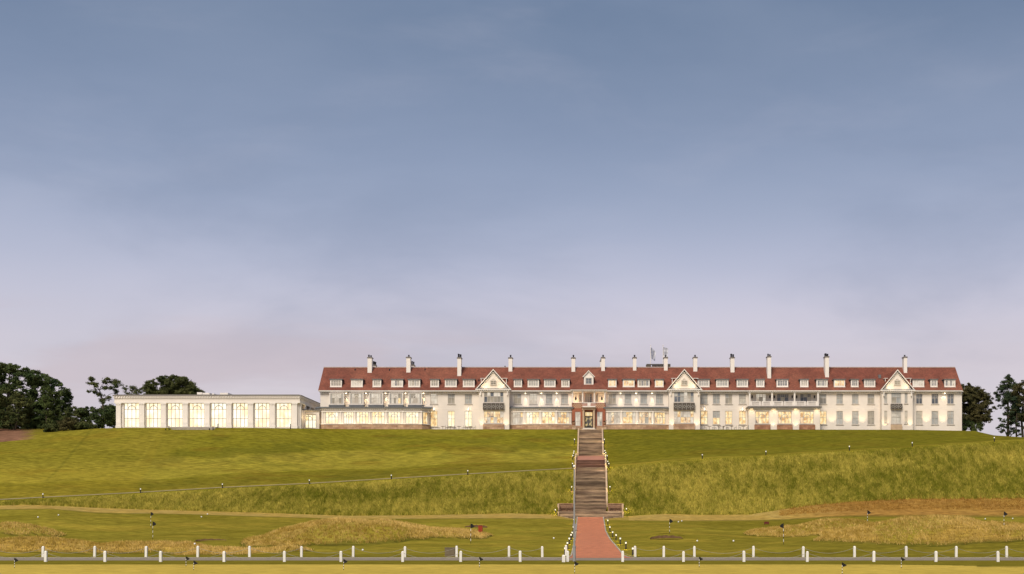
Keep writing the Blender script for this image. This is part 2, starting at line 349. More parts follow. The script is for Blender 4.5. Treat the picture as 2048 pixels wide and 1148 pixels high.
def terr_raw(X, Y):
    px = np.clip(CX + X / np.maximum(Y, 60) * F, -1200, 3000)
    ys = [np.interp(px, cols, r) for r in KY]; zs = [np.interp(px, cols, r) for r in KZ]
    z = np.zeros_like(X)
    for k in range(len(ys) - 1):
        m = (Y >= ys[k]) & (Y < ys[k+1]); t = (Y - ys[k]) / np.maximum(ys[k+1] - ys[k], 1e-6)
        z = np.where(m, zs[k] + (zs[k+1] - zs[k]) * t, z)
    return z, ys, px
def stair_z(Y):
    return np.interp(Y, [222, 236, 240, 249, 265], [4.1, 14.2, 15.85, 17.1, 23.75])
def path_edges(Y):
    ys = [127.9, 131, 136, 142, 150, 158, 166, 176, 192, 222]
    l = [1136, 1140.5, 1143.5, 1146, 1148.5, 1150, 1151.3, 1152, 1153, 1155.3]
    r = [1266, 1254, 1247, 1240, 1231, 1224.5, 1219.5, 1215.5, 1210.5, 1206]
    return PX(np.interp(Y, ys, l), Y), PX(np.interp(Y, ys, r), Y)
def terr(X, Y, sink=False):
    X = np.asarray(X, float); Y = np.asarray(Y, float); X, Y = np.broadcast_arrays(X, Y)
    z0, ys, px = terr_raw(X, Y); za, _, _ = terr_raw(X, Y - .7); zb, _, _ = terr_raw(X, Y + .7); z = (z0 * 2 + za + zb) / 4
    mh, q = mound_h(X, Y); z = z + mh
    w = np.clip((Y - 134) / 8, 0, 1) * np.clip((218 - Y) / 10, 0, 1) * np.clip((np.abs(X) - 5) / 6, 0, 1)
    z = z + w * ((fbm(X * .07, Y * .11, 3, 3) - .5) * 1.5)
    w2 = np.clip((Y - 236) / 5, 0, 1) * np.clip((ys[10] - Y) / 8, 0, 1) * np.clip((np.abs(X) - 3.5) / 5, 0, 1)
    z = z + w2 * (fbm(X * .05 + 9, Y * .12, 5, 3) - .5) * 1.1
    rough = np.clip((Y - ys[6]) / 1, 0, 1) * np.clip((ys[7] - Y) / 1, 0, 1) * np.clip((np.abs(X) - 3.5) / 3, 0, 1)
    z = z + (rough + (mh > .05) * .7) * (fbm(X * .5, Y * .6, 6, 3) - .5) * .6
    for bx, by, hw, top in BUNKERS:                         # turf lip behind each bunker
        Yb = YB[(bx, by)] + .9; cxb = PX(bx, Yb); d = ((X - cxb) / (hw * Yb / F * 1.12)) ** 2 + ((Y - Yb - 1.35) / .85) ** 2
        z = z + (by - top) * Yb / F * np.clip(1 - d, 0, 1) ** .5 * .92
    if sink:
        aX = np.abs(X - .1)
        s = stair_z(Y) - .55; hw = np.where(Y < 239, 3.05, np.where(Y < 249.5, 2.95, 2.62))
        z = np.where((Y >= 221.4) & (Y <= 266) & (aX < hw), np.minimum(z, s), z)
        z = np.where((Y >= 221.2) & (Y <= 225.9) & (aX < 6.0), np.minimum(z, 3.7), z)
        l, r = path_edges(Y); z = np.where((Y > 127) & (Y < 222.5) & (X > l + .05) & (X < r - .05), z - .12, z)
        z = np.where((Y > 120.2) & (Y < 127.7), z - .10, z)
        # notch of the two hotel-side landings
    return z
YB = {}
for b in BUNKERS:                                            # depth at which the ground meets the bunker's foot
    best = None
    for Y in np.arange(140, 216, .5):
        X = PX(b[0], Y); z, _, _ = terr_raw(np.array([X]), np.array([Y])); py = CY - (z[0] - EYE) * F / Y
        if best is None or abs(py - b[1]) < best[0]: best = (abs(py - b[1]), Y)
    YB[(b[0], b[1])] = best[1]
def T(X, Y): return float(terr(np.array([X]), np.array([Y]))[0])
def ground_at(px, py, y0=100, y1=266):
    """first ground point along the sight line through a pixel"""
    Y = np.arange(y0, y1, .2); X = PX(px, Y); z = terr(X, Y); s = PZ(py, Y)
    k = np.where(z >= s - .01)[0]
    i = k[0] if len(k) else len(Y) - 1
    return float(X[i]), float(Y[i]), float(z[i])

us = np.unique(np.round(np.concatenate([np.linspace(-1.1, -.53, 30), np.linspace(-.53, -.045, 430), np.linspace(-.045, .06, 300), np.linspace(.06, .40, 320), np.linspace(.40, 1.1, 30)]), 5))
Ys = np.unique(np.round(np.concatenate([np.linspace(30, 106, 20), np.linspace(106, 137, 60), np.linspace(137, 214, 150), np.linspace(214, 242, 130), np.linspace(242, 268, 70), np.linspace(268, 420, 20), np.geomspace(420, 6000, 16)]), 3))
UU, YY = np.meshgrid(us, Ys); XX = UU * YY
ZZ = terr(XX, YY, sink=True)
_, kys, PPX = terr_raw(XX, YY)
mh, mq = mound_h(XX, YY)
def sm(a, b, x): t = np.clip((x - a) / (b - a), 0, 1); return t * t * (3 - 2 * t)
def lin(*c): return np.array(c, float)
G = {'green': lin(.225, .185, .024), 'lawn': lin(.178, .158, .015), 'lawnlt': lin(.275, .232, .030), 'rough': lin(.160, .130, .016), 'tall': lin(.19, .165, .017),
     'putt': lin(.56, .41, .080), 'strip': lin(.195, .160, .020), 'brown': lin(.37, .240, .052), 'pale': lin(.46, .325, .095), 'rust': lin(.25, .125, .030), 'dirt': lin(.20, .105, .065), 'dkgrass': lin(.065, .068, .010)}
colr = np.zeros(XX.shape + (3,)); colr[:] = G['green']
def put(mask, c): colr[:] = colr * (1 - mask[..., None]) + c * mask[..., None]
n1 = fbm(XX * .045, YY * .16, 21, 5); n2 = fbm(XX * .3, YY * .8, 31, 4); n3 = fbm(XX * .012 + 5, YY * .05, 41, 3)
put(sm(.45, .7, n1) * .55, G['lawnlt']); put(sm(.55, .3, n1) * .35, G['strip'])
n4 = fbm(XX * .09 + 2, YY * .28 + 3, 81, 4); put(sm(.55, .72, n4) * .5, lin(.34, .25, .035)); put(sm(.45, .28, n4) * .45, lin(.15, .125, .012))
# long low hillside: lawn with lighter mown shelf
put((YY > kys[8]) * 1.0, G['lawn'])
relm = (YY - kys[8]) / np.maximum(kys[10] - kys[8], 1)
edge = (fbm(XX * .06, YY * .1, 51, 3) - .5) * .14
left = (PPX < 1180) * 1.0
put(sm(.22, .25, relm + edge * .5) * sm(.60, .52, relm + edge) * left, G['lawnlt'])
put((YY > kys[8]) * sm(.22, .2, relm + edge * .5) * left * .5, G['rough'])
put((YY > kys[8]) * sm(.16, .10, relm + edge) * sm(.02, .05, relm) * (1 - left) * sm(1900, 1300, PPX) * .7, G['lawnlt'])
put((YY > kys[8]) * sm(.5, .66, n1) * .22, G['lawnlt'] * .92); put((YY > kys[8]) * sm(.5, .36, n2 * .5 + n1 * .5) * .35, G['dkgrass'] * 1.5)
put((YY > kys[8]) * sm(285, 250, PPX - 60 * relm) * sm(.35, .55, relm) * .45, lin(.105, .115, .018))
put((YY > kys[8]) * sm(.5, .7, n4) * .25, lin(.22, .165, .028))
put((YY > kys[8]) * sm(.62, .75, fbm(XX * .09 + 3, YY * .35, 77, 4)) * .45, G['rough'] * lin(1.05, .85, .9))
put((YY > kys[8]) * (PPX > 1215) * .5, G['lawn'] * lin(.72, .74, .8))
# yellower triangle of turf at the far left, with its seam
put((YY > kys[8]) * sm(300, 288, PPX + (YY - 240) * -2.2) * .35, G['lawnlt'] * lin(1.05, .95, .8))
seam = np.abs(PPX - (262 + (relm - .35) * 95)); put((YY > kys[8]) * (PPX < 420) * sm(5, 1.0, seam + 6 * (n2 - .5)) * (relm > .3) * .28, G['lawnlt'] * 1.1)
seam2 = np.abs(PPX - (60 + relm * 125)); put((YY > kys[8]) * sm(5, 1.5, seam2) * (relm > .25) * .28, G['dkgrass'] * 1.3)
# bank of tall grass
bankm = ((YY > kys[6]) & (YY <= kys[7] + .3)) * 1.0
put(bankm, G['tall'])
# pale cut strip at its foot, brown on the right
strip = ((YY > kys[5]) & (YY <= kys[6])) * 1.0
put(strip * (.5 + .5 * (np.abs(XX) > 7)), G['pale'] * .88)
put(strip * sm(.35, .6, n2) * .5, G['brown'])
rb = strip * sm(1520, 1720, PPX); put(rb * .75, G['rust'] * 1.15); put(rb * sm(.5, .7, n1) * .5, G['brown'])
put(((YY > kys[6]) & (YY < kys[6] + 1.3)) * sm(1600, 1760, PPX) * .9, G['rust'])
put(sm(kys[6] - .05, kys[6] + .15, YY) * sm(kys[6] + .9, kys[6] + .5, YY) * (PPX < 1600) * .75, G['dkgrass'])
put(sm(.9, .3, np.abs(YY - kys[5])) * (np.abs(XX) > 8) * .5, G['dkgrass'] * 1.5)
# mounds
mm = sm(1.03, .93, mq) * (mh > -.1); put(mm, G['brown'])
put(mm * sm(.45, .65, fbm(XX * .12, YY * .2, 61, 4)) * .6, G['pale']); put(mm * sm(.5, .68, fbm(XX * .1 + 7, YY * .15, 71, 4)) * .75, G['tall'] * 1.15)
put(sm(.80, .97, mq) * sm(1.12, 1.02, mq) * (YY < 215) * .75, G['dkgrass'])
# foreground
put((YY < 137) * 1.0, G['strip']); put((YY > 127.9) * (YY < 137) * sm(.4, .6, n1) * .5, G['green'])
gedge = 109.6 - np.clip((PPX - 1700) / 348, 0, 1) ** 1.6 * 6.0
put((YY < gedge) * 1.0, G['putt'] * (0.93 + .14 * n1[..., None])); put(sm(.5, .1, np.abs(YY - gedge - .35)) * .8, G['dkgrass'])
# bare earth on the far left crest
dm = sm(100, 60, PPX + n2 * 40) * (YY > kys[10] - 2.0) * 1.0; put(dm, G['dirt'] * (.8 + .5 * n2[..., None]))
# individual variation
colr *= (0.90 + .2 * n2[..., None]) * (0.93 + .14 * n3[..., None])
nr, nc = XX.shape
me = bpy.data.meshes.new('ground'); me.vertices.add(nr * nc); me.vertices.foreach_set('co', np.stack([XX, YY, ZZ], -1).reshape(-1).astype(np.float32))
idx = np.arange(nr * nc).reshape(nr, nc); q = np.stack([idx[:-1, :-1], idx[:-1, 1:], idx[1:, 1:], idx[1:, :-1]], -1).reshape(-1, 4)
me.loops.add(q.size); me.loops.foreach_set('vertex_index', q.reshape(-1)); me.polygons.add(len(q)); me.polygons.foreach_set('loop_start', np.arange(len(q)) * 4)
me.polygons.foreach_set('use_smooth', np.ones(len(q), bool)); me.update(calc_edges=True)
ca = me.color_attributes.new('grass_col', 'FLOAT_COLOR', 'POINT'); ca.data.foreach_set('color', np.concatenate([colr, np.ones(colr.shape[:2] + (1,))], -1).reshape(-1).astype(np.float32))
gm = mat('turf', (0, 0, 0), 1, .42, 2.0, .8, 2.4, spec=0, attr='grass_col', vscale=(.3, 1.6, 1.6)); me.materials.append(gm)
ground = bpy.data.objects.new('ground', me); COL.objects.link(ground); ground['kind'] = 'structure'

def tris_object(name, V, Fc, C, m, kind='stuff'):
    me = bpy.data.meshes.new(name); me.vertices.add(len(V)); me.vertices.foreach_set('co', V.reshape(-1).astype(np.float32))
    k = Fc.shape[1]; me.loops.add(Fc.size); me.loops.foreach_set('vertex_index', Fc.reshape(-1)); me.polygons.add(len(Fc)); me.polygons.foreach_set('loop_start', np.arange(len(Fc)) * k)
    me.update(calc_edges=True)
    if C is not None:
        a = me.color_attributes.new('blade_col', 'FLOAT_COLOR', 'POINT'); a.data.foreach_set('color', np.concatenate([C, np.ones((len(C), 1))], 1).reshape(-1).astype(np.float32))
    me.materials.append(m); o = bpy.data.objects.new(name, me); COL.objects.link(o)
    if kind: o['kind'] = kind
    return o
bladem = mat('grass_blades', (0, 0, 0), 1, .1, 1, spec=0, attr='blade_col')
def blades(name, X, Y, h0, h1, w, base_c, tip_c, fade=None):
    """curved triangular blades, four to a tuft"""
    n = len(X) * 4; X = np.repeat(X, 4) + rng.normal(0, .14, n); Y = np.repeat(Y, 4) + rng.normal(0, .14, n); Z = terr(X, Y) - .05
    fd = 1.0 if fade is None else np.repeat(np.clip(.18 + fade / 2.2, 0, 1), 4)
    h = fd * rng.uniform(h0, h1, n) * (.8 + .4 * fbm(X * .35, Y * .35, 91, 3)); a = rng.uniform(-.7, .7, n); lean = rng.normal(0, .28, (n, 2)) * h[:, None]
    ww = w * rng.uniform(.6, 1.3, n); dx = np.cos(a) * ww; dy = np.sin(a) * ww
    V = np.empty((n, 3, 3)); V[:, 0] = np.stack([X - dx, Y - dy, Z], 1); V[:, 1] = np.stack([X + dx, Y + dy, Z], 1); V[:, 2] = np.stack([X + lean[:, 0] - .1 * h, Y + lean[:, 1], Z + h], 1)
    mixn = np.clip(fbm(X * .10, Y * .25, 101, 4) * .9 - .05 + (fbm(X * 1.5, Y * .7, 111, 2) - .5) * .8 + np.repeat(rng.normal(0, .24, n // 4), 4), 0, 1)[:, None]
    c = base_c * (1 - mixn) + tip_c * mixn; c = c * (.8 + .4 * rng.random((n, 1)))
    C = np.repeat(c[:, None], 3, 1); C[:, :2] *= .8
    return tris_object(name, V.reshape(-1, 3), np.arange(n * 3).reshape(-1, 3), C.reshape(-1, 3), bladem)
def interp_rows(px): return [np.interp(px, cols, r) for r in KY]
px_ = rng.uniform(-60, 2110, 110000); r = interp_rows(px_); t_ = rng.random(len(px_))
Yb_ = r[6] + (r[7] - r[6]) * t_; Xb_ = PX(px_, Yb_)
dens = (r[7] - r[6]) / 15; keep = (rng.random(len(px_)) < dens + .12) & (np.abs(Xb_ - .1) > 3.5 + 2.9 * (Yb_ < 226.2))
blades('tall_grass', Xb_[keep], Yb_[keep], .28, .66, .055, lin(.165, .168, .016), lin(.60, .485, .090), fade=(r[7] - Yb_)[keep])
# grass on the mounds
Xm = rng.uniform(-112, 72, 120000); Ym_ = rng.uniform(136, 197, 120000); _, qq = mound_h(Xm, Ym_); k = (qq < .97) & (np.abs(Xm / Ym_ + .064) < .44); Xm = Xm[k]; Ym_ = Ym_[k]
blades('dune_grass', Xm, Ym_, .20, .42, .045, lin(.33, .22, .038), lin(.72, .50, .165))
# foot strip on the right
px_ = rng.uniform(1560, 2110, 5000); r = interp_rows(px_); Yb_ = r[6] + rng.uniform(-3.2, 1.0, 5000); blades('brown_grass', PX(px_, Yb_), Yb_, .1, .3, .04, lin(.22, .105, .02), lin(.42, .235, .05))

# ------------------------------------------------------------------ road, paths
def ribbon(name, Ls, Rs, m, lift=.03, drop=None):
    mb = MB(); n = len(Ls); z = lambda p: T(p[0], p[1]) + lift
    i0 = 0
    for p, q in zip(Ls, Rs):
        for k in range(5):
            t = k / 4; x = p[0] + (q[0] - p[0]) * t; y = p[1] + (q[1] - p[1]) * t; mb.v.append((x, y, T(x, y) + lift))
    for j in range(n - 1):
        for k in range(4): a = j * 5 + k; mb.f.append((a, a + 1, a + 6, a + 5))
    return obj(name, mb, m, kind='structure', smooth=True)
def ysam(a, b, n): return [a + (b - a) * k / (n - 1) for k in range(n)]
xs = ysam(-125, 95, 60)
ribbon('road', [(x, 120.1) for x in xs], [(x, 127.8) for x in xs], 'road', .004)
yy = ysam(127.85, 222.3, 120); pe = [path_edges(np.array([y])) for y in yy]
ribbon('brick_path', [(float(p[0][0]), y) for p, y in zip(pe, yy)], [(float(p[1][0]), y) for p, y in zip(pe, yy)], 'paving', .012)
def kerb(pts, w, h, name='kerb'):
    mb = MB(); 
    for k, p in enumerate(pts):
        q0 = Vector(pts[max(0, k-1)]); q1 = Vector(pts[min(len(pts)-1, k+1)]); d = (q1 - q0).normalized(); nrm = Vector((-d.y, d.x)) * w / 2
        zz = T(p[0], p[1])
        for sx, dz in ((-1, -.3), (1, -.3), (1, h), (-1, h)): mb.v.append((p[0] + nrm.x * sx, p[1] + nrm.y * sx, zz + dz))
    for k in range(len(pts) - 1):
        a = k * 4
        for j in range(4): b = (j + 1) % 4; mb.f.append((a + j, a + 4 + j, a + 4 + b, a + b))
    mb.f += [(0, 1, 2, 3), tuple(len(mb.v) - 4 + j for j in (3, 2, 1, 0))]
    return obj(name, mb, 'kerb', kind='structure')
kl = [(float(p[0][0]) - .08, y) for p, y in zip(pe, yy)]; kr = [(float(p[1][0]) + .08, y) for p, y in zip(pe, yy)]
kerb([(x, 127.95) for x in ysam(-125, kl[0][0] - .1, 30)] + kl, .18, .07)
kerb(kr[::-1] + [(x, 127.95) for x in ysam(kr[0][0] + .1, 95, 30)], .18, .07)
def hill_path(p0, p1):
    pxs = ysam(p0, p1, 220); a = [float(np.interp(p, cols, Yt)) for p in pxs]
    ribbon('hill_path', [(PX(p, y + .55), y + .55) for p, y in zip(pxs, a)], [(PX(p, y + 1.4), y + 1.4) for p, y in zip(pxs, a)], 'hillpath', .06)
hill_path(-60, 1146)
for n_, (bx, by, hw, top) in enumerate(BUNKERS):
    Yb = YB[(bx, by)]; mb = MB(); n = 14; cxb = PX(bx, Yb); rw = hw * Yb / F; hh = (by - top) * Yb / F
    fr_, bk = [], []
    for k in range(n + 1):
        t = -1 + 2 * k / n; x = cxb + rw * t; yb = Yb + .05 + .45 * math.sqrt(max(0, 1 - t * t)); zt_ = T(x, yb) * 0 + PZ(by, Yb) + hh * math.sqrt(max(0, 1 - t * t * .98)) * (1 + .15 * math.sin(k * 2.1)) + .02
        zb = PZ(by, Yb) - .3; mb.v += [(x, yb, zb), (x, yb, zt_), (x, yb + .5, zt_ - .02), (x, Yb - .5, PZ(by, Yb) - .02)]
    for k in range(n): a = k * 4; mb.f += [(a, a + 4, a + 5, a + 1), (a + 1, a + 5, a + 6, a + 2), (a + 3, a + 7, a + 4, a)]
    obj('bunker', mb, 'bunker', kind='structure')

# ------------------------------------------------------------------ windows
def wall_open(mb, fr, s0, s1, z0, z1, ops, reveal=.28):
    ss = sorted({s0, s1, *[v for o in ops for v in (o[0], o[1])]}); zz = sorted({z0, z1, *[v for o in ops for v in (o[2], o[3])]})
    ss = [v for v in ss if s0 <= v <= s1]; zz = [v for v in zz if z0 <= v <= z1]
    for a, b in zip(ss, ss[1:]):
        run = None
        for c_, d_ in zip(zz, zz[1:]):
            mx_, mz_ = (a + b) / 2, (c_ + d_) / 2
            if any(o[0] < mx_ < o[1] and o[2] < mz_ < o[3] for o in ops): continue
            P = lambda s, z: fr_pt(fr, s, 0, z); mb.quad(P(a, c_), P(b, c_), P(b, d_), P(a, d_))
    for o in ops:
        P = lambda s, d, z: fr_pt(fr, s, d, z); a, b, c_, d_ = o; r = -reveal
        mb.quad(P(a, 0, c_), P(a, 0, d_), P(a, r, d_), P(a, r, c_)); mb.quad(P(b, 0, d_), P(b, 0, c_), P(b, r, c_), P(b, r, d_))
        mb.quad(P(a, 0, c_), P(a, r, c_), P(b, r, c_), P(b, 0, c_)); mb.quad(P(a, r, d_), P(a, 0, d_), P(b, 0, d_), P(b, r, d_))
        mb.quad(P(a, r, c_), P(a, r, d_), P(b, r, d_), P(b, r, c_))
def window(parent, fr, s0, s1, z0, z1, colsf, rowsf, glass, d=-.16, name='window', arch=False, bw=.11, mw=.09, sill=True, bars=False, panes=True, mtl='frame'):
    """frame with mullions and transoms; every light is a pane of its own. rowsf run bottom to top"""
    mb = MB(); w = s1 - s0; h = z1 - z0; d0, d1 = d, d + .10
    mb.fbox(fr, s0, s0 + bw, d0, d1, z0, z1); mb.fbox(fr, s1 - bw, s1, d0, d1, z0, z1)
    mb.fbox(fr, s0 + bw, s1 - bw, d0, d1, z0, z0 + bw); mb.fbox(fr, s0 + bw, s1 - bw, d0, d1, z1 - bw, z1)
    cs = [s0 + w * c for c in colsf]; rs = [z0 + h * r for r in rowsf]
    for c_ in cs[1:-1]: mb.fbox(fr, c_ - mw/2, c_ + mw/2, d0 + .004, d1 - .004, z0 + bw, z1 - bw)
    for r_ in rs[1:-1]: mb.fbox(fr, s0 + bw, s1 - bw, d0 + .002, d1 + .01, r_ - mw/2, r_ + mw/2)
    if bars:
        for a, b in zip(cs, cs[1:]):
            mb.fbox(fr, (a+b)/2 - .025, (a+b)/2 + .025, d0 + .02, d1 - .03, rs[-2], z1 - bw)
            for t in (.5,): zz = rs[-2] + (z1 - rs[-2]) * t; mb.fbox(fr, a, b, d0 + .022, d1 - .032, zz - .025, zz + .025)
    if arch:
        ca_, cb_ = cs[1], cs[-2]; cm = (ca_ + cb_) / 2; R = (cb_ - ca_) / 2; zb = rs[-2]; R2 = min(R, (z1 - zb) * .86); n = 10
        for k in range(n):
            a0, a1 = math.pi * k / n, math.pi * (k + 1) / n; P = lambda a, q: fr_pt(fr, cm + R * q * math.cos(a), 0, zb + R2 * q * math.sin(a))
            pts = [P(a0, 1), P(a1, 1), P(a1, .84), P(a0, .84)]; nv = Vector(fr_pt(fr, 0, 1, 0)) - Vector(fr_pt(fr, 0, 0, 0))
            mb.prism(pts, nv * (d0 + .03), nv * (d1 + .02))
    if sill: mb.fbox(fr, s0 - .12, s1 + .12, -.02, .14, z0 - .14, z0 - .003)
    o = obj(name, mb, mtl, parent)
    if panes:
        for i, (a, b) in enumerate(zip(cs, cs[1:])):
            for j, (c_, e_) in enumerate(zip(rs, rs[1:])):
                g = glass(i, j) if callable(glass) else glass
                q = MB(); q.fbox(fr, a + .01, b - .01, d - .06, d + .03, c_ + .01, e_ - .01); obj('pane', q, g, o)
    else:
        q = MB(); q.fbox(fr, s0 + .02, s1 - .02, d - .06, d + .03, z0 + .02, z1 - .02); obj('pane', q, glass, o)
    return o
ARC = [0, .24, .5, .76, 1]
def stain_mix(base, alt, p): return lambda i, j: alt if random.random() < p else base

# ------------------------------------------------------------------ hotel
BASE = 23.4; YW = 270.0
hotel = thing('hotel', (11, 276, BASE), 'long white hotel with red tiled roof, tall white chimneys and three white gables', 'hotel')
FW = front(YW); X = lambda px, Y=YW: PX(px, Y); Z = lambda py, Y=YW: PZ(py, Y)
XL, XR = X(640.5), X(1924)
zE = Z(781)
up_spec = [(860.7, 875.2, 'litpale'), (895.6, 909.7, 'dusk'), (929.6, 944, 'blind'), (1027.6, 1042.6, 'dusk'), (1059, 1074, 'litpale'), (1091.5, 1105, 'blind'), (1122.2, 1136.3, 'blind'),
           (1217.8, 1232.2, 'dusk'), (1249.3, 1263, 'blind'), (1280.7, 1294.6, 'blind'), (1311.8, 1326.3, 'blind'), (1401.5, 1415.5, 'blind'), (1425.6, 1440, 'blind'), (1450.5, 1464.5, 'dusk'), (1477.9, 1492, 'blind2'),
           (1639.5, 1653, 'dusk'), (1672.8, 1686, 'blind'), (1704, 1717.3, 'blind'), (1735, 1748.8, 'dusk'), (1832, 1845, 'dkglass'), (1863, 1876.8, 'dkglass'), (1894.4, 1908, 'dkglass')]
lo_spec = [(860.7, 875.2, 'litamber', 853.5), (895.6, 909.7, 'lit', 853.5), (929.6, 944, 'lit', 853.5), (1401.5, 1415.5, 'litamber', 849), (1425.6, 1440, 'litmix', 849), (1450.5, 1464.5, 'litamber', 849), (1477.9, 1492, 'litamber', 849),
           (1639.5, 1653.5, 'litamber', 849), (1672.8, 1686, 'blind', 849), (1704, 1717.3, 'blind', 849), (1735, 1748.8, 'dusk', 849), (1832, 1845, 'blind2', 849), (1863, 1876.8, 'blind', 849), (1894.4, 1908, 'blind', 849)]
ops = [(X(a), X(b), Z(808), Z(786.5)) for a, b, g in up_spec] + [(X(a), X(b), Z(y), Z(821.8)) for a, b, g, y in lo_spec]
mb = MB(); wall_open(mb, FW, XL, XR, BASE - 1, zE, ops)
mb.box(XL, XL + .02, YW, YW + 10.4, BASE - 1, zE); mb.box(XR - .02, XR, YW, YW + 10.4, BASE - 1, zE)
yr, ye = 275.0, 269.35; zr = PZ(734.8, yr); ze = PZ(780.3, ye)
for xx in (XL, XR):                                         # gable ends under the verges
    mb.prism([(xx, YW, zE), (xx, yr, zr - .25), (xx, 2 * yr - YW, zE)], (0, 0, 0), (.05 if xx == XL else -.05, 0, 0))
mb.quad((XR, 2*yr-YW, BASE - 1), (XL, 2*yr-YW, BASE - 1), (XL, 2*yr-YW, zE), (XR, 2*yr-YW, zE))
obj('wall', mb, 'white', hotel)
for i, (a, b, g) in enumerate(up_spec):
    window(hotel, FW, X(a), X(b), Z(808), Z(786.5), [0, .5, 1], [0, .56, 1], (lambda g: (lambda i, j: g if j == 0 or g in ('litpale',) else ('blind' if g in ('dusk',) and random.random() < .5 else g)))(g), bars=True)
for i, (a, b, g, y) in enumerate(lo_spec):
    hi = {'litamber': 'litamber', 'lit': 'lit', 'litmix': 'blind'}.get(g, g)
    window(hotel, FW, X(a), X(b), Z(y), Z(821.8), [0, .5, 1], [0, .5, 1], (lambda g, hi: (lambda i, j: g if j == 0 else hi))('litamber' if g == 'litmix' else g, hi), bars=True)
# window on the right-hand end wall
for (p0, p1) in ((786, 807), (821.5, 848)):
    fr_, _ = frame(XR, YW, XR, YW + 10); window(hotel, fr_, .9, 2.3, Z(p1), Z(p0), [0, .5, 1], [0, .55, 1], 'blind', d=.02)
# roof
L0, R0 = PX(636.3, ye), PX(1925.8, ye)
yb = 2 * yr - ye
mb = MB(); th = .22
for ya, yb_ in ((ye, yr), (yb, yr)):
    mb.hexa([(L0, ya, ze - th), (R0, ya, ze - th), (R0, yb_, zr - th), (L0, yb_, zr - th), (L0, ya, ze), (R0, ya, ze), (R0, yb_, zr), (L0, yb_, zr)])
roof = obj('roof', mb, 'tile', hotel)
mb = MB()
nseg = 60
for k in range(nseg):
    xa = L0 + (R0 - L0) * k / nseg; xb = xa + (R0 - L0) / nseg; mb.hexa([(xa, yr - .16, zr - .06), (xb - .04, yr - .16, zr - .06), (xb - .04, yr + .16, zr - .06), (xa, yr + .16, zr - .06), (xa, yr - .05, zr + .13), (xb - .04, yr - .05, zr + .13), (xb - .04, yr + .05, zr + .13), (xa, yr + .05, zr + .13)])
obj('ridge_tiles', mb, mat('dusty_ridge_tiles', (.40, .30, .26), .8, .2, 3), roof)
# gutter / cornice with dentils
mb = MB(); mb.box(L0 + .1, R0 - .1, ye - .16, ye + .05, ze - .30, ze - .06); obj('gutter', mb, mat('painted_gutter', (.62, .60, .56), .6, .1, .5), roof)
mb = MB(); mb.box(XL - .1, XR + .1, ye + .07, YW - .005, ze - .42, ze - .24); mb.box(XL, XR, YW - .20, YW - .003, ze - .80, ze - .62); obj('cornice', mb, 'trim', hotel)
mb = MB(); x_ = XL + .2
while x_ < XR - .2: mb.box(x_, x_ + .2, YW - .42, YW - .21, ze - .64, ze - .43); x_ += .52
obj('dentils', mb, 'trim', hotel, kind='stuff')
mb = MB(); mb.box(XL, XR, YW - .02, YW + .1, Z(817.5), Z(816.6)); obj('string_course', mb, 'trim', hotel)

def roof_y(py, Y=None):
    """depth where the front roof slope shows at picture height py"""
    a, b = 0, 1
    for _ in range(30):
        m_ = (a + b) / 2; y = ye + (yr - ye) * m_; z = ze + (zr - ze) * m_
        if CY - (z - EYE) * F / y > py: a = m_
        else: b = m_
    return ye + (yr - ye) * a, ze + (zr - ze) * a
def chimney(p0, p1, top, bot, pots, dp=1.5, pottop=709.5, yfix=None, wide=False):
    y, z = roof_y(bot) if yfix is None else (yfix, zr - 2)
    x0, x1 = PX(p0, y), PX(p1, y); zt_ = PZ(top, y)
    mb = MB(); mb.box(x0, x1, y, y + dp, z - .3, zt_)
    c_ = obj('chimney', mb, 'trim', hotel)
    mb = MB(); mb.box(x0 - .12, x1 + .12, y - .12, y + dp + .12, zt_ + .003, zt_ + .16); mb.box(x0 - .02, x1 + .02, y - .02, y + dp + .02, zt_ + .16, zt_ + .24); obj('chimney_cap', mb, 'leadwarm', c_)
    for k in range(pots):
        cx_ = (x0 + x1) / 2 + (0 if pots == 1 else (-1 + 2 * (k % 2)) * (x1 - x0) * .25); cy_ = y + dp * (.3 + .4 * (k // 2)) if pots > 1 else y + dp / 2
        h_ = (top - pottop) * y / F - (.12 if k % 2 else 0)
        mb = MB(); mb.lathe(cx_, cy_, [(.20, zt_ + .24), (.16, zt_ + .45), (.15, zt_ + h_ * .85), (.20, zt_ + h_ * .88), (.19, zt_ + h_ + .05)], 8); obj('chimney_pot', mb, 'pot', c_)
for a in [(735, 743.5, 716, 745.5, 2), (812.6, 820.8, 715.5, 745, 1), (914.6, 922.3, 716.5, 752, 4, 1.7, 707.5), (1017, 1024.6, 716.5, 743, 1), (1143, 1150.4, 716.5, 743.5, 1), (1202.7, 1209.8, 716, 742, 1),
          (1265.9, 1272.8, 716, 741, 1), (1328, 1335.3, 716, 741, 1), (1386.8, 1394.6, 715.7, 743, 1), (1461.2, 1469, 716, 744.8, 4, 1.5, 707.5), (1535, 1542.2, 714, 756.7, 2, 1.8, 707.5), (1650.4, 1658, 714.3, 754.5, 4, 1.8, 706.5), (1807.8, 1814.4, 715, 745.8, 1, 1.5)]:
    chimney(*a)
for a in [(745, 751.5, 731.5, 0, 4, 1.2, 722.5, 277.5), (822, 828.5, 731.5, 0, 2, 1.2, 722.5, 277.5), (1200.5, 1205, 722.5, 0, 1, 1.2, 718, 277.5)]:
    chimney(a[0], a[1], a[2], 0, a[4], a[5], a[6], yfix=a[7])

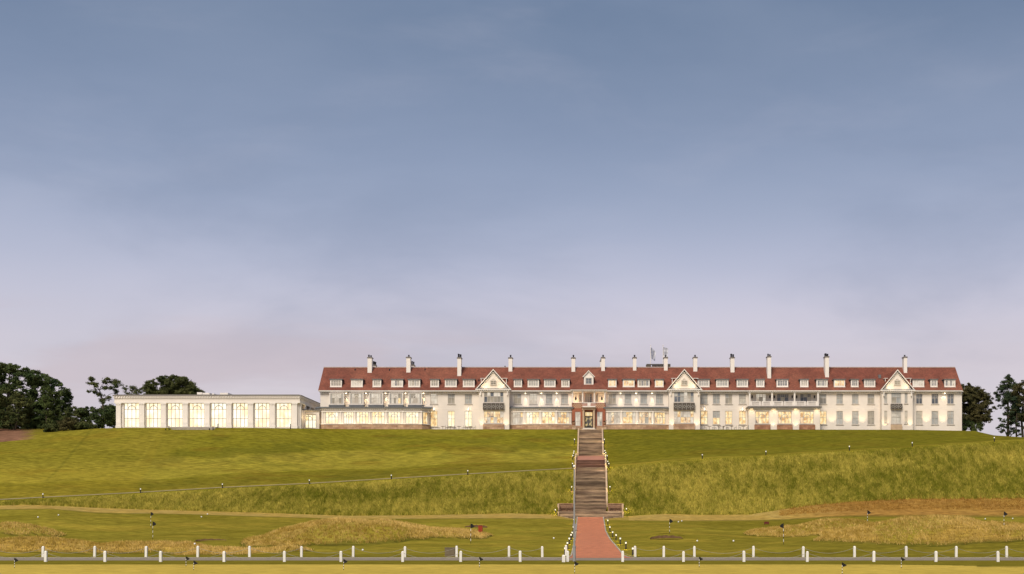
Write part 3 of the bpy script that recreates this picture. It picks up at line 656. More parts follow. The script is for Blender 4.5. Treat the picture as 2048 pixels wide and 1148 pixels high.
def dormer(p0, p1, glass, top=759.2, bot=773.6, ncol=None):
    y, z = roof_y(bot + .3); y -= .06; x0, x1 = PX(p0, y), PX(p1, y); z0, z1 = PZ(bot, y), PZ(top, y)
    yk = ye + (yr - ye) * ((z1 + .1 - ze) / (zr - ze))
    mb = MB(); mb.prism([(x0, y + .2, z0 - .25), (x0, y + .2, z1), (x0, yk, z1)], (0, 0, 0), (x1 - x0, 0, 0)); dm_ = obj('dormer', mb, 'lead', hotel)
    mb = MB(); mb.box(x0 - .18, x1 + .18, y - .22, yk + .1, z1 + .003, z1 + .15); obj('dormer_roof', mb, 'lead', dm_)
    n = ncol or (4 if (p1 - p0) > 20 else 3)
    fr_ = front(y); w = x1 - x0; mb = MB(); b_ = .27
    o1 = (x0 + b_, x1 - b_, z0 + .26, z1 - .24); wall_open(mb, fr_, x0, x1, z0, z1, [o1], .08)
    mb.box(x0, x1, y + .09, y + .195, z0, z1)
    for k in range(1, n):
        c_ = o1[0] + (o1[1] - o1[0]) * k / n; mb.fbox(fr_, c_ - .055, c_ + .055, -.07, .01, o1[2], o1[3])
    for k in range(n):
        a = o1[0] + (o1[1] - o1[0]) * k / n; b = a + (o1[1] - o1[0]) / n; mb.fbox(fr_, (a+b)/2 - .02, (a+b)/2 + .02, -.07, -.02, o1[2], o1[3]); 
    zm = o1[2] + (o1[3] - o1[2]) * .55; mb.fbox(fr_, o1[0], o1[1], -.068, -.018, zm - .02, zm + .02)
    mb.box(x0 - .05, x1 + .05, y - .08, y - .002, z0 - .1, z0 + .02)
    obj('dormer_frame', mb, 'trim', dm_)
    for k in range(n):
        a = o1[0] + (o1[1] - o1[0]) * k / n; b = a + (o1[1] - o1[0]) / n; q = MB(); q.fbox(fr_, a + .01, b - .01, -.12, -.071, o1[2] + .005, o1[3] - .005)
        g = glass if isinstance(glass, str) else glass[k % len(glass)]; obj('pane', q, g, dm_)
    return dm_
DG = ['dusk', 'litpale', 'blind2', ['litpale', 'dkglass', 'dusk'], ['blind2', 'dusk', 'blind'], 'dusk', 'blind', 'blind2', 'blind', 'blind', 'blind', 'dusk', 'litamber', 'litamber', ['dusk', 'dkglass'], 'litamber', 'blind', 'blind', 'blind', 'blind',
      'dkglass', 'blind2', ['dkglass', 'blind'], 'litamber', 'dkglass', 'blind', 'litpale', 'dkglass', ['dkglass', 'litpale']]
DR = [(660.3, 683.6), (702, 725.4), (745.3, 762.3), (782.4, 806), (816.6, 840.3), (860.7, 877.8), (889.8, 913.4), (925.8, 949.2), (1027.6, 1044), (1055.3, 1078), (1088.2, 1111), (1122.7, 1139), (1216.3, 1233), (1245.6, 1269.2), (1275.3, 1299.3),
      (1309.8, 1327.2), (1396, 1419), (1432.5, 1457), (1473.5, 1496), (1512.5, 1528.7), (1553.3, 1576.3), (1600.5, 1616.7), (1633, 1655.3), (1668, 1690.2), (1702, 1717), (1728.5, 1750.6), (1825.5, 1848.4), (1861, 1875), (1889, 1910.8)]
for (a, b), g in zip(DR, DG): dormer(a, b, g)
# small skylight and roof vents
mb = MB(); y, z = roof_y(756.5); mb.box(PX(1757, y), PX(1762, y), y - .1, y + .9, z, z + .8); obj('skylight', mb, 'lead', roof)
for p, q_ in ((957.5, 762), (779, 741), (710, 740.5), (850, 740), (1010, 733.5)):
    y, z = roof_y(q_); mb = MB(); mb.cyl(PX(p, y), y, z - .1, z + .35, .12); obj('roof_vent', mb, 'pot', roof)

def corner_lamp(x, y, z, aim, power, size=70, parent=hotel, lens=True):
    if lens:
        mb = MB(); mb.box(x - .1, x + .1, y - .06, y + .06, z, z + .1); o = obj('downlight', mb, 'downlight', parent)
    return lamp('SPOT', (x, y, z - .06) if aim[2] < z else (x, y, z + .18), power, parent, aim=aim, size=size, radius=.05)
def gable(apx, apy, b0, b1, by, w0, w1, upper, bal, lower, stone, ud=267.2, side=None):
    """projecting gabled bay block with its front at depth ud"""
    x0, x1 = PX(w0, ud), PX(w1, ud); FR = front(ud); z = lambda p: PZ(p, ud); zt_ = z(by + .6)
    ua, ub, uy0, uy1 = upper; la, lb, ly0, ly1 = lower
    mb = MB(); ops_ = [(PX(ua, ud), PX(ub, ud), z(uy1), z(uy0)), (PX(la, ud), PX(lb, ud), z(ly1), z(ly0))]
    if side:
        for sa, sb in side: ops_ += [(PX(sa, ud), PX(sb, ud), z(807), z(786)), (PX(sa, ud), PX(sb, ud), z(847), z(821.5))]
    wall_open(mb, FR, x0, x1, BASE - 1, zt_, ops_)
    mb.quad((x0, YW, BASE - 1), (x0, ud, BASE - 1), (x0, ud, zt_), (x0, YW, zt_)); mb.quad((x1, ud, BASE - 1), (x1, YW, BASE - 1), (x1, YW, zt_), (x1, ud, zt_))
    mb.quad((x0, ud, zt_), (x1, ud, zt_), (x1, YW + 1, zt_), (x0, YW + 1, zt_))
    gw = obj('gable_bay', mb, 'cream', hotel)
    # gable triangle with attic window
    g0, g1, zg0, zg1 = PX(b0, ud), PX(b1, ud), z(by), z(apy); xm = PX(apx, ud)
    mb = MB(); mb.prism([(g0 + .35, ud + .03, zg0 + .05), (g1 - .35, ud + .03, zg0 + .05), (xm, ud + .03, zg1 - .45)], (0, 0, 0), (0, .2, 0)); obj('gable_wall', mb, 'cream', gw)
    yk = ye + (yr - ye) * ((zg1 - ze) / (zr - ze)); mb = MB()
    for xe, s_ in ((g0, -1), (g1, 1)):                       # the two roof slopes running back into the main roof
        yv = ye + .2
        a, b = (xe + s_ * .25, ud - .25, zg0 - .1), (xm, ud - .25, zg1 + .12); c_, d_ = (xm, yk + .3, zg1 + .12), (xe + s_ * .25, yv + .6, zg0 - .1)
        up = Vector((0, 0, .2)); mb.prism([a, b, c_, d_], (0, 0, 0), tuple(up))
    obj('gable_roof', mb, 'tile', gw)
    mb = MB()
    for xe, s_ in ((g0, -1), (g1, 1)):                       # bargeboards
        a = Vector((xe, ud, zg0 - .05)); b = Vector((xm, ud, zg1 + .1)); mb.prism([(xe + s_ * .2, ud, zg0 - .22), (xm, ud, zg1 - .02), (xm, ud, zg1 + .26), (xe + s_ * .35, ud, zg0 - .08)], (0, -.34, 0), (0, -.22, 0))
        for k in range(1, 14):
            t = k / 14; p = a.lerp(b, t); mb.box(p.x - .07 - s_ * .12, p.x + .07 - s_ * .12, ud - .2, ud - .02, p.z - .42, p.z - .22)
    obj('bargeboard', mb, 'trim', gw)
    mb = MB(); mb.box(g0 - .45, g1 + .45, ud - .45, ud - .004, zg0 - .35, zg0 - .12); mb.box(g0 - .1, g1 + .1, ud - .25, ud - .003, zg0 - .70, zg0 - .56)
    x_ = g0 + .05
    while x_ < g1 - .2: mb.box(x_, x_ + .17, ud - .4, ud - .03, zg0 - .56, zg0 - .36); x_ += .42
    for xx in (x0 + .3, x1 - .5): mb.box(xx, xx + .22, ud - .35, ud - .002, zg0 - 1.5, zg0 - .71)
    obj('gable_cornice', mb, 'trim', gw)
    mb = MB(); mb.box(g0 - .3, g1 + .3, ud - .40, ud + .1, zg0 - .12, zg0 - .03); obj('lead_flashing', mb, 'lead', gw)
    aw = 6.0; window(hotel, front(ud + .02), PX(apx - aw, ud), PX(apx + aw, ud), z(769.7), z(761), [0, .5, 1], [0, .5, 1], 'dusk', d=.03, name='attic_window')
    mb = MB(); n = 8; R = .55
    for k in range(n):
        a0, a1 = math.pi * k / n, math.pi * (k + 1) / n; zb = z(761) + .02; mb.prism([(xm + R*math.cos(a0), ud, zb + R*math.sin(a0)), (xm + R*math.cos(a1), ud, zb + R*math.sin(a1)), (xm + R*.7*math.cos(a1), ud, zb + R*.7*math.sin(a1)), (xm + R*.7*math.cos(a0), ud, zb + R*.7*math.sin(a0))], (0, -.1, 0), (0, .02, 0))
    obj('arch_moulding', mb, 'trim', gw)
    wide = (ub - ua) > 30
    cf = [0, .17, .33, .5, .67, .83, 1] if wide else [0, .5, 1]
    window(hotel, FR, PX(ua, ud), PX(ub, ud), z(uy1), z(uy0), cf, [0, .58, 1], (lambda i, j: random.choice(['dusk', 'litpale', 'blind', 'dkglass'])), name='bay_window', bars=not wide, arch=False, d=-.12)
    window(hotel, FR, PX(la, ud), PX(lb, ud), z(ly1), z(ly0), cf, [0, .5, 1], (lambda i, j: random.choice(['litamber', 'litmix', 'litpale', 'litpale'])) if wide else 'blind2', name='bay_window', bars=True, d=-.12)
    if side:
        for sa, sb in side:
            window(hotel, FR, PX(sa, ud), PX(sb, ud), z(807), z(786), [0, .5, 1], [0, .55, 1], 'blind', bars=False, mw=.07); window(hotel, FR, PX(sa, ud), PX(sb, ud), z(847), z(821.5), [0, .5, 1], [0, .5, 1], 'blind2', mw=.07)
    # bronze balcony panel with diamonds
    ba, bb, by0, by1 = bal; xa, xb = PX(ba, ud), PX(bb, ud); za, zb = z(by1), z(by0)
    mb = MB(); mb.box(xa, xb, ud - .5, ud - .003, za, zb); bp_ = obj('balcony_panel', mb, 'bronze', hotel)
    mb = MB(); nd = 3 if not wide else 5
    for k in range(nd):
        cx_ = xa + (xb - xa) * (k + .5) / nd; cz_ = (za + zb) / 2; r_ = min((zb - za) * .42, (xb - xa) / nd * .45)
        for q0, q1 in (((0, 1), (1, 0)), ((1, 0), (0, -1)), ((0, -1), (-1, 0)), ((-1, 0), (0, 1))):
            p0 = Vector((cx_ + q0[0] * r_ * .8, ud - .5, cz_ + q0[1] * r_)); p1 = Vector((cx_ + q1[0] * r_ * .8, ud - .5, cz_ + q1[1] * r_)); k2 = .68
            p2 = Vector((cx_ + q1[0] * r_ * .8 * k2, ud - .5, cz_ + q1[1] * r_ * k2)); p3 = Vector((cx_ + q0[0] * r_ * .8 * k2, ud - .5, cz_ + q0[1] * r_ * k2)); mb.prism([p0, p1, p2, p3], (0, -.04, 0), (0, 0, 0))
    for k in range(nd + 1):
        cx_ = xa + (xb - xa) * k / nd; mb.box(max(xa, cx_ - .05), min(xb, cx_ + .05), ud - .545, ud - .501, za, zb)
    obj('panel_tracery', mb, 'iron', bp_)
    sa, sb, sy0, sy1 = stone; mb = MB(); mb.box(PX(sa, ud), PX(sb, ud), ud - .35, ud - .003, BASE - .8, z(sy0)); obj('stone_plinth', mb, 'ashlar' if wide else 'sandpale', hotel)
    # tile-hung cheeks of the block behind the gable
    ybk = roof_y(766)[0]; mb = MB(); mb.box(PX(apx - 24.5, ybk), PX(apx + 26.5, ybk), ybk, ybk + 3, PZ(770, ybk), PZ(757.3, ybk)); o_ = obj('flat_dormer', mb, 'tile', hotel)
    mb = MB(); xa, xb = PX(apx - 24.5, ybk), PX(apx + 26.5, ybk); mb.box(xa - .2, xb + .2, ybk - .2, ybk + 3, PZ(757.3, ybk) + .003, PZ(757.3, ybk) + .12); mb.box(xa - .04, xa + .12, ybk - .1, ybk - .003, PZ(770, ybk), PZ(757.3, ybk)); mb.box(xb - .12, xb + .04, ybk - .1, ybk - .003, PZ(770, ybk), PZ(757.3, ybk))
    obj('dormer_trim', mb, 'trim', o_)
    # floodlights low on the gable and at the foot of the piers
    for s_, xe in ((-1, g0), (1, g1)):
        lamp('SPOT', (xe - s_ * 1.2, ud - 1.1, zg0 + .1), 100, hotel, aim=(xe - s_ * 2.2, ud, zg0 + 1.3), size=120, radius=.2)
    for xx in (x0 + .7, x1 - .7): lamp('SPOT', (xx, ud - 1.0, BASE + .9), 170, hotel, aim=(xx, ud, BASE + 3.5), size=85, radius=.15)
gable(986.7, 740.6, 954.9, 1018.3, 777, 958, 1018.4, (967.8, 1007.2, 784, 805), (966, 1008, 807, 819.8), (967.8, 1007, 822, 847), (966, 1008, 849, 858.5))
gable(1368.6, 740.5, 1337.6, 1400.3, 777.6, 1338, 1400, (1348, 1387.8, 783.7, 804.6), (1347, 1389.4, 806.7, 820), (1348, 1387.8, 822, 846.5), (1347, 1389.4, 848.5, 858))
gable(1794.6, 741.2, 1764, 1826, 779, 1763.5, 1825.5, (1782.5, 1802.5, 785, 807), (1781, 1803.8, 808, 818.3), (1782.5, 1802.5, 820, 847.3), (1781.5, 1803.5, 849.5, 858), ud=268.2, side=[(1768.5, 1774.6), (1809.3, 1815.3)])

def bow(pts, wins, ztop, zbot, roofpy, name, glass, ends=True, stone='ashlar'):
    """glazed bow-fronted ground floor room: pts = (px, Y) plan points, one wall segment between each; wins = list per segment of (px0, px1)"""
    zt_ = PZ(ztop, 267.3); zb = BASE - .8; zs = PZ(848.6, 267); zw0, zw1 = PZ(847.6, 267), PZ(823.6, 267)
    P = [(PX(p, y), y) for p, y in pts]
    mb = MB(); body = []
    for (a, b), w in zip(zip(P, P[1:]), wins):
        fr_, l = frame(*a, *b); o_ = []
        if w:
            # window px -> distance along the segment
            t0 = (PX(w[0], (a[1] + b[1]) / 2) - a[0]) / (b[0] - a[0]) * l; t1 = (PX(w[1], (a[1] + b[1]) / 2) - a[0]) / (b[0] - a[0]) * l
            t0 = max(t0, .25); t1 = min(t1, l - .25); o_ = [(t0, t1, zw0, zw1)]; body.append((fr_, t0, t1))
        wall_open(mb, fr_, 0, l, zs, zt_, o_, .3)
    for e, s_ in ((P[0], 0), (P[-1], 1)):
        fr_, l = frame(e[0], YW, e[0], e[1]) if s_ == 0 else frame(e[0], e[1], e[0], YW); wall_open(mb, fr_, 0, l, zs, zt_, [], .3)
    wl = obj(name, mb, 'cream', hotel)
    def offset(d):
        q = []
        for k, p in enumerate(P):
            a = Vector(P[max(0, k-1)]); b = Vector(P[min(len(P)-1, k+1)]); t = (b - a).normalized(); q.append((p[0] + t.y * d + (-d if k == 0 else d if k == len(P)-1 else 0) * .8, p[1] - t.x * d))
        return q
    def band(d, z0, z1, m, nm, par):
        mb = MB(); q = offset(d); poly = [(x, y, 0) for x, y in q] + [(q[-1][0], YW - .006, 0), (q[0][0], YW - .006, 0)]
        mb.prism(poly, (0, 0, z0), (0, 0, z1)); return obj(nm, mb, m, par)
    band(.14, zb, zs - .003, stone, 'stone_base', wl); band(.22, zs + .002, zs + .12, 'trim', 'sill_band', wl)
    zr0 = PZ(roofpy + 4.6, 267)
    band(.16, zr0 - .75, zr0 - .55, 'trim', 'moulding', wl); band(.30, zr0 - .12, zr0 + .08, 'trim', 'cornice_band', wl); band(.55, zr0 + .083, zr0 + .30, 'lead', 'roof_edge', wl)
    q = offset(.5); mb = MB(); n = len(q)
    mb.v += [(x, y, zr0 + .30) for x, y in q] + [(x * 1, YW - .004, PZ(roofpy, 269)) for x, y in q]
    for k in range(n - 1): mb.f.append((k, k + 1, n + k + 1, n + k))
    obj('lead_roof', mb, 'lead', wl)
    # dentils
    mb = MB()
    for (a, b) in zip(P, P[1:]):
        fr_, l = frame(*a, *b); s_ = .1
        while s_ < l - .2: mb.fbox(fr_, s_, s_ + .18, .02, .34, zr0 - .33, zr0 - .14); s_ += .42
    obj('dentils', mb, 'trim', wl, kind='stuff')
    for k, (fr_, t0, t1) in enumerate(body):
        g = glass[k % len(glass)]
        if t1 - t0 > 1.5: window(hotel, fr_, t0, t1, zw0 + .01, zw1 - .01, ARC, [0, .57, 1], g, arch=True, sill=False, mw=.10, bw=.10)
        else: window(hotel, fr_, t0, t1, zw0 + .01, zw1 - .01, [0, .5, 1], [0, .57, 1], g, sill=False, mw=.06, bw=.07)
    # half columns between the windows
    for k, p in enumerate(P):
        if 0 < k < len(P) - 1:
            mb = MB(); mb.lathe(p[0], p[1] - .02, [(.24, zs + .12), (.20, zs + .3), (.18, zr0 - 1.0), (.25, zr0 - .76)], 10); obj('column', mb, 'trim', wl)
            lamp('POINT', (p[0], p[1] - .75, zs + .5), 12, hotel, radius=.1)
    return wl
def mixg(a, b, p): return lambda i, j: b if random.random() < p else a
bow([(637.5, 268.6), (645, 267.4), (682, 267.0), (710, 266.7), (740, 266.6), (773, 266.6), (806, 266.8), (843, 267.2), (857, 268.9)],
    [None, (650.7, 676.4), (687.2, 707.2), (713, 737), (743.7, 769), (776.4, 801), (811.8, 837.2), (847, 856)], 816, 858, 812.5, 'sun_lounge', ['lit', 'lit', 'lit', 'lit', 'lit', 'lit', 'litamber'])
bow([(1017.6, 268.8), (1048.8, 267.4), (1081, 266.8), (1113, 266.8), (1143, 267.6)],
    [(1024.5, 1046), (1052, 1078), (1084, 1110), (1116, 1139)], 816, 858, 812.5, 'lounge_bow', [mixg('litpale', 'litamber', .4), mixg('lit', 'litamber', .35), mixg('litamber', 'lit', .3), mixg('litamber', 'litpale', .4)])
bow([(1211.5, 267.6), (1243, 266.8), (1274.5, 266.8), (1306, 267.4), (1337.4, 268.8)],
    [(1216.5, 1240), (1245.8, 1271.2), (1277.7, 1303), (1308.8, 1331)], 816, 858, 812.5, 'restaurant_bow', [mixg('litmix', 'litpale', .5), mixg('litpale', 'litamber', .5), mixg('litmix', 'blind', .25), mixg('litmix', 'litamber', .4)])

# first floor box bays over the sun lounge
for k, (a, b) in enumerate([(659, 687.7), (698.9, 727), (738, 766), (777.7, 806), (817, 844)]):
    yb_ = 268.7; x0, x1 = PX(a, yb_), PX(b, yb_); z0, z1 = PZ(808.8, yb_), PZ(785.5, yb_); fr_ = front(yb_)
    mb = MB(); wall_open(mb, fr_, x0, x1, z0, z1, [(x0 + .16, x1 - .16, z0 + .1, z1 - .12)], .3)
    for xx, d_ in ((x0, 1), (x1, -1)): mb.box(min(xx, xx + .08 * d_), max(xx, xx + .08 * d_), yb_ + .31, YW - .004, z0, z1)
    mb.quad((x0, yb_, z1), (x1, yb_, z1), (x1, YW, z1), (x0, YW, z1))
    bb_ = obj('box_bay', mb, 'trim', hotel)
    mb = MB(); mb.box(x0 - .1, x1 + .1, yb_ - .35, YW - .006, z0 - .5, z0 - .002); obj('bay_slab', mb, 'lead', bb_)
    mb = MB(); mb.box(x0 - .14, x1 + .14, yb_ - .45, yb_ - .30, z0 - .1, z0 + .05); obj('bay_rail', mb, 'trim', bb_)
    window(hotel, fr_, x0 + .18, x1 - .18, z0 + .12, z1 - .14, [0, .13, .33, .5, .67, .87, 1], [0, .56, 1], (lambda k: (lambda i, j: ('blind' if i in (0, 5) else random.choice(['litpale', 'dusk', 'litpale', 'litamber' if k == 3 else 'litpale']))))(k), sill=False, mw=.08, name='bay_window')
    mb = MB(); n = 10; cm = (x0 + x1) / 2; R = (x1 - x0) * .17; zb = z0 + (z1 - z0) * .56
    for j in range(n):
        a0, a1 = math.pi * j / n, math.pi * (j + 1) / n; mb.prism([(cm + R*math.cos(a0), yb_, zb + R*math.sin(a0)), (cm + R*math.cos(a1), yb_, zb + R*math.sin(a1)), (cm + R*.82*math.cos(a1), yb_, zb + R*.82*math.sin(a1)), (cm + R*.82*math.cos(a0), yb_, zb + R*.82*math.sin(a0))], (0, .02, 0), (0, .12, 0))
    obj('arch_moulding', mb, 'trim', bb_)
for p in (693.2, 733, 772, 811.8, 847.6): corner_lamp(X(p), YW - .62, Z(787.8), (X(p), YW - .0, Z(806)), 230, 40)
for p in (1051.2, 1082.7, 1113.4, 1241, 1272, 1304): corner_lamp(X(p), YW - .62, Z(787.8), (X(p), YW - .0, Z(806)), 300, 36)
for p in (1664.4, 1695.8, 1724.2, 1885.6, 1852): lamp('SPOT', (X(p), YW - 1.5, BASE + .9), 420, hotel, aim=(X(p), YW, BASE + 5.5), size=62, radius=.15)
corner_lamp(X(1888), YW - .62, Z(787.8), (X(1888), YW, Z(798)), 90, 80)
# wall lanterns
def lantern(x, y, z, m='dark', par=hotel, power=12):
    mb = MB(); mb.lathe(x, y - .25, [(.03, z - .35), (.13, z - .25), (.16, z + .15), (.05, z + .38)], 6); mb.box(x - .03, x + .03, y - .25, y - .003, z - .03, z + .03); o = obj('wall_lantern', mb, m, par)
    if power: lamp('POINT', (x, y - .5, z), power, par, radius=.12)
for p in (868.2, 937, 1408.7, 1484.6): lantern(X(p), YW, Z(818.5), 'lampglass', power=14)

# entrance block
ud = 267.3; FR = front(ud); z = lambda p: PZ(p, ud); x = lambda p: PX(p, ud)
ex0, ex1 = x(1144), x(1211)
mb = MB(); ops = [(x(1150.3), x(1161), z(852), z(823.5)), (x(1194), x(1204.8), z(852), z(823.5)), (x(1169.6), x(1185.8), z(856), z(823))]
wall_open(mb, FR, ex0, ex1, BASE - .8, z(806), ops, .35)
mb.quad((ex0, YW, BASE - .8), (ex0, ud, BASE - .8), (ex0, ud, z(806)), (ex0, YW, z(806))); mb.quad((ex1, ud, BASE - .8), (ex1, YW, BASE - .8), (ex1, YW, z(806)), (ex1, ud, z(806)))
mb.quad((ex0, ud, z(806)), (ex1, ud, z(806)), (ex1, YW, z(806)), (ex0, YW, z(806)))
ent = obj('entrance_block', mb, 'brick', hotel)
mb = MB()
for a, b in ((1145.5, 1163.5), (1191.5, 1209.5)):                # chequer of pale and red brick below the loggia
    n = 8; 
    for i in range(n):
        for j in range(4):
            if (i + j) % 2 == 0:
                xa = x(a) + (x(b) - x(a)) * i / n; mb.box(xa, xa + (x(b) - x(a)) / n, ud - .03, ud - .002, z(816.5) + j * .26, z(816.5) + j * .26 + .26)
obj('chequer_brick', mb, 'sandpale', ent, kind='stuff')
window(hotel, FR, x(1150.3), x(1161), z(852), z(823.5), [0, .5, 1], [0, .33, .66, 1], 'litpale', bars=False, sill=False, bw=.14); window(hotel, FR, x(1194), x(1204.8), z(852), z(823.5), [0, .5, 1], [0, .33, .66, 1], mixg('litpale', 'blind', .5), bars=False, sill=False, bw=.14)
mb = MB(); mb.box(ex0 + .05, x(1150), ud - .08, ud - .003, BASE - .8, z(852.8)); mb.box(x(1150.01), x(1164), ud - .1, ud - .003, BASE - .8, z(852.8)); mb.box(x(1191.5), ex1 - .05, ud - .1, ud - .003, BASE - .8, z(852.8)); obj('plinth', mb, 'ashlar', ent)
mb = MB()                                                      # stone door surround
mb.box(x(1165), x(1169.4), ud - .5, ud - .003, BASE - .8, z(820)); mb.box(x(1186), x(1190.5), ud - .5, ud - .003, BASE - .8, z(820)); mb.box(x(1164), x(1191.5), ud - .62, ud - .003, z(820) + .002, z(815.3)); mb.box(x(1163), x(1192.5), ud - .9, ud - .004, z(815.3) + .002, z(814.2))
for px_c in (1167.2, 1188.2): mb.lathe(x(px_c), ud - .62, [(.3, BASE), (.24, BASE + .3), (.20, z(821.5)), (.3, z(820.2))], 12)
obj('door_surround', mb, 'sandpale', ent)
dr = MB(); dr.box(x(1169.7), x(1185.7), ud + .2, ud + .3, BASE, z(823.2)); door = obj('door', dr, mat('black_door_paint', (.01, .01, .011), .3, .1), hotel)
mb = MB(); mb.box(x(1171), x(1177.1), ud + .15, ud + .195, z(852.5), z(833.5)); mb.box(x(1178.3), x(1184.4), ud + .15, ud + .195, z(852.5), z(833.5)); obj('door_glass', mb, 'doorglass', door)
mb = MB(); mb.box(x(1170.8), x(1184.6), ud + .14, ud + .194, z(832), z(824.2)); obj('fanlight', mb, 'litamber', door)
mb = MB()
for k in range(1, 5): c_ = x(1170.8) + (x(1184.6) - x(1170.8)) * k / 5; mb.box(c_ - .03, c_ + .03, ud + .09, ud + .138, z(832), z(824.2))
for c_ in (1174, 1181.4): mb.box(x(c_) - .02, x(c_) + .02, ud + .1, ud + .148, z(852.5), z(833.5))
obj('glazing_bars', mb, 'dark', door)
mb = MB(); mb.box(x(1166), x(1189), ud - 1.4, ud - .51, BASE - .8, PZ(855.6, ud - 1.4)); mb.box(x(1164), x(1191), ud - 1.9, ud - 1.402, BASE - .8, PZ(857.4, ud - 1.9)); obj('door_steps', mb, mat('pale_door_step_stone', (.60, .55, .47), .8, .1), hotel)
# upper loggia of the entrance block
zl0, zl1 = z(806), z(783.5)
mb = MB(); mb.box(x(1141.5), x(1213.2), ud - .5, YW + .5, zl1 + .002, z(781)); mb.box(x(1140.8), x(1214), ud - .75, YW + .5, z(781) + .002, z(779.6)); mb.box(ex0, ex1, ud - .05, ud + .2, zl0 + .002, zl0 + .12)
x_ = x(1142)
while x_ < x(1212.5): mb.box(x_, x_ + .18, ud - .7, ud - .505, z(782.3), z(781) - .02); x_ += .42
lg = obj('loggia', mb, 'trim', hotel)
mb = MB(); mb.prism([(x(1140.5), ud - .8, z(779.6) + .003), (x(1214.3), ud - .8, z(779.6) + .003), (x(1196), ye + 2.6, PZ(757, ye + 2.6)), (x(1160), ye + 2.6, PZ(757, ye + 2.6))], (0, 0, 0), (0, 0, .12)); obj('porch_roof', mb, 'tile', lg)
for p in (1145, 1165.3, 1188.7, 1209.9):
    mb = MB(); mb.lathe(x(p), ud - .15, [(.22, zl0 + .12), (.15, zl0 + .3), (.14, zl1 - .2), (.22, zl1)], 10); obj('column', mb, 'trim', lg)
FL = front(YW - .3)
mb = MB(); ops = [(X(1170), X(1184), Z(806), Z(787)), (X(1158), X(1163.5), Z(804), Z(787)), (X(1191), X(1196.5), Z(804), Z(787))]; wall_open(mb, FL, ex0 + .1, ex1 - .1, zl0, zl1, ops, .2); obj('loggia_wall', mb, 'cream', lg)
window(hotel, FL, *[ops[0][i] for i in range(4)], [0, .3, .7, 1], [0, .7, 1], mixg('dusk', 'dkglass', .4), sill=False); window(hotel, FL, *ops[1], [0, .5, 1], [0, .7, 1], 'blind', sill=False, mw=.06); window(hotel, FL, *ops[2], [0, .5, 1], [0, .7, 1], 'blind', sill=False, mw=.06)
for p in (1151.5, 1203.5):
    lantern(X(p), YW - .3, Z(798), power=0); lamp('POINT', (X(p), YW - 1.1, Z(800)), 55, hotel, radius=.15)
mb = MB(); xa, xb = x(1165), x(1191); yb_ = ud - 1.1; za, zb_ = z(813), z(806.5)                # little iron balcony
mb.box(xa, xb, yb_, ud - .003, za - .25, za); mb.box(xa, xb, yb_, yb_ + .06, zb_ - .06, zb_)
k = 0
while xa + k * .2 < xb: mb.box(xa + k * .2, xa + k * .2 + .05, yb_ + .002, yb_ + .05, za, zb_ - .06); k += 1
mb.box(x(1175), x(1181), yb_ - .02, yb_ - .001, za + .05, zb_ - .05)
obj('balcony', mb, 'trim', lg)
# central gabled dormer
y = 268.7; x0, x1 = PX(1168.8, y), PX(1186, y); z0, z1, za = PZ(770, y), PZ(753.5, y), PZ(742.6, y); xm = (x0 + x1) / 2
mb = MB(); mb.box(x0, x1, y + .02, y + 2.6, z0 - .2, z1); mb.prism([(x0 - .1, y, z1 + .002), (x1 + .1, y, z1 + .002), (xm, y, za)], (0, 0, 0), (0, .2, 0)); mb.box(x0 - .1, x0 + .25, y - .06, y + .018, z0, z1); mb.box(x1 - .25, x1 + .1, y - .06, y + .018, z0, z1); mb.box(x0 + .25, x1 - .25, y - .06, y + .018, z0, z0 + .2); mb.box(x0 + .25, x1 - .25, y - .06, y + .018, z1 - .25, z1)
cd = obj('gabled_dormer', mb, 'trim', hotel)
mb = MB()
for xe, s_ in ((x0, -1), (x1, 1)): mb.prism([(xe + s_ * .3, y - .15, z1 - .1), (xm, y - .15, za + .02), (xm, y + 4, za + .02), (xe + s_ * .3, y + 4, z1 - .1)], (0, 0, 0), (0, 0, .14))
obj('dormer_roof', mb, 'tile', cd)
mb = MB()
for xe, s_ in ((x0, -1), (x1, 1)): mb.prism([(xe + s_ * .3, y - .16, z1 - .12), (xm, y - .16, za + .0), (xm, y - .16, za + .22), (xe + s_ * .42, y - .16, z1 - .02)], (0, -.1, 0), (0, 0, 0))
obj('bargeboard', mb, 'trim', cd)
window(hotel, front(y), x0 + .27, x1 - .27, z0 + .22, z1 - .27, [0, .5, 1], [0, .5, 1], 'dkglass', d=.0, name='dormer_window', sill=False, mw=.08)

# right-hand loggia block
ud = 267.4; x = lambda p: PX(p, ud); z = lambda p: PZ(p, ud); FR = front(ud); x0, x1 = x(1497.3), x(1640)
wn = [(1510.5, 1538.3), (1556, 1583.3), (1600, 1627.6)]; ops = [(x(a), x(b), z(847.6), z(822.4)) for a, b in wn]
mb = MB(); wall_open(mb, FR, x0, x1, BASE - .8, z(815.5), ops, .25); mb.quad((x0, YW, BASE - .8), (x0, ud, BASE - .8), (x0, ud, z(815.5)), (x0, YW, z(815.5))); mb.quad((x1, ud, BASE - .8), (x1, YW, BASE - .8), (x1, YW, z(815.5)), (x1, ud, z(815.5)))
lb = obj('restaurant_wing', mb, 'cream', hotel)
for a, b in wn: window(hotel, FR, x(a), x(b), z(847.6), z(822.4), [0, .25, .5, .75, 1], [0, .52, 1], (lambda i, j: 'litmix' if (i == 0 and j == 0) else 'litamber'), arch=True, mw=.1)
for a, b in ((1508.8, 1540.6), (1553.8, 1585), (1598.3, 1630)): mb = MB(); mb.box(x(a), x(b), ud - .22, ud - .003, BASE - .8, z(849.6)); obj('stone_plinth', mb, 'redash', lb)
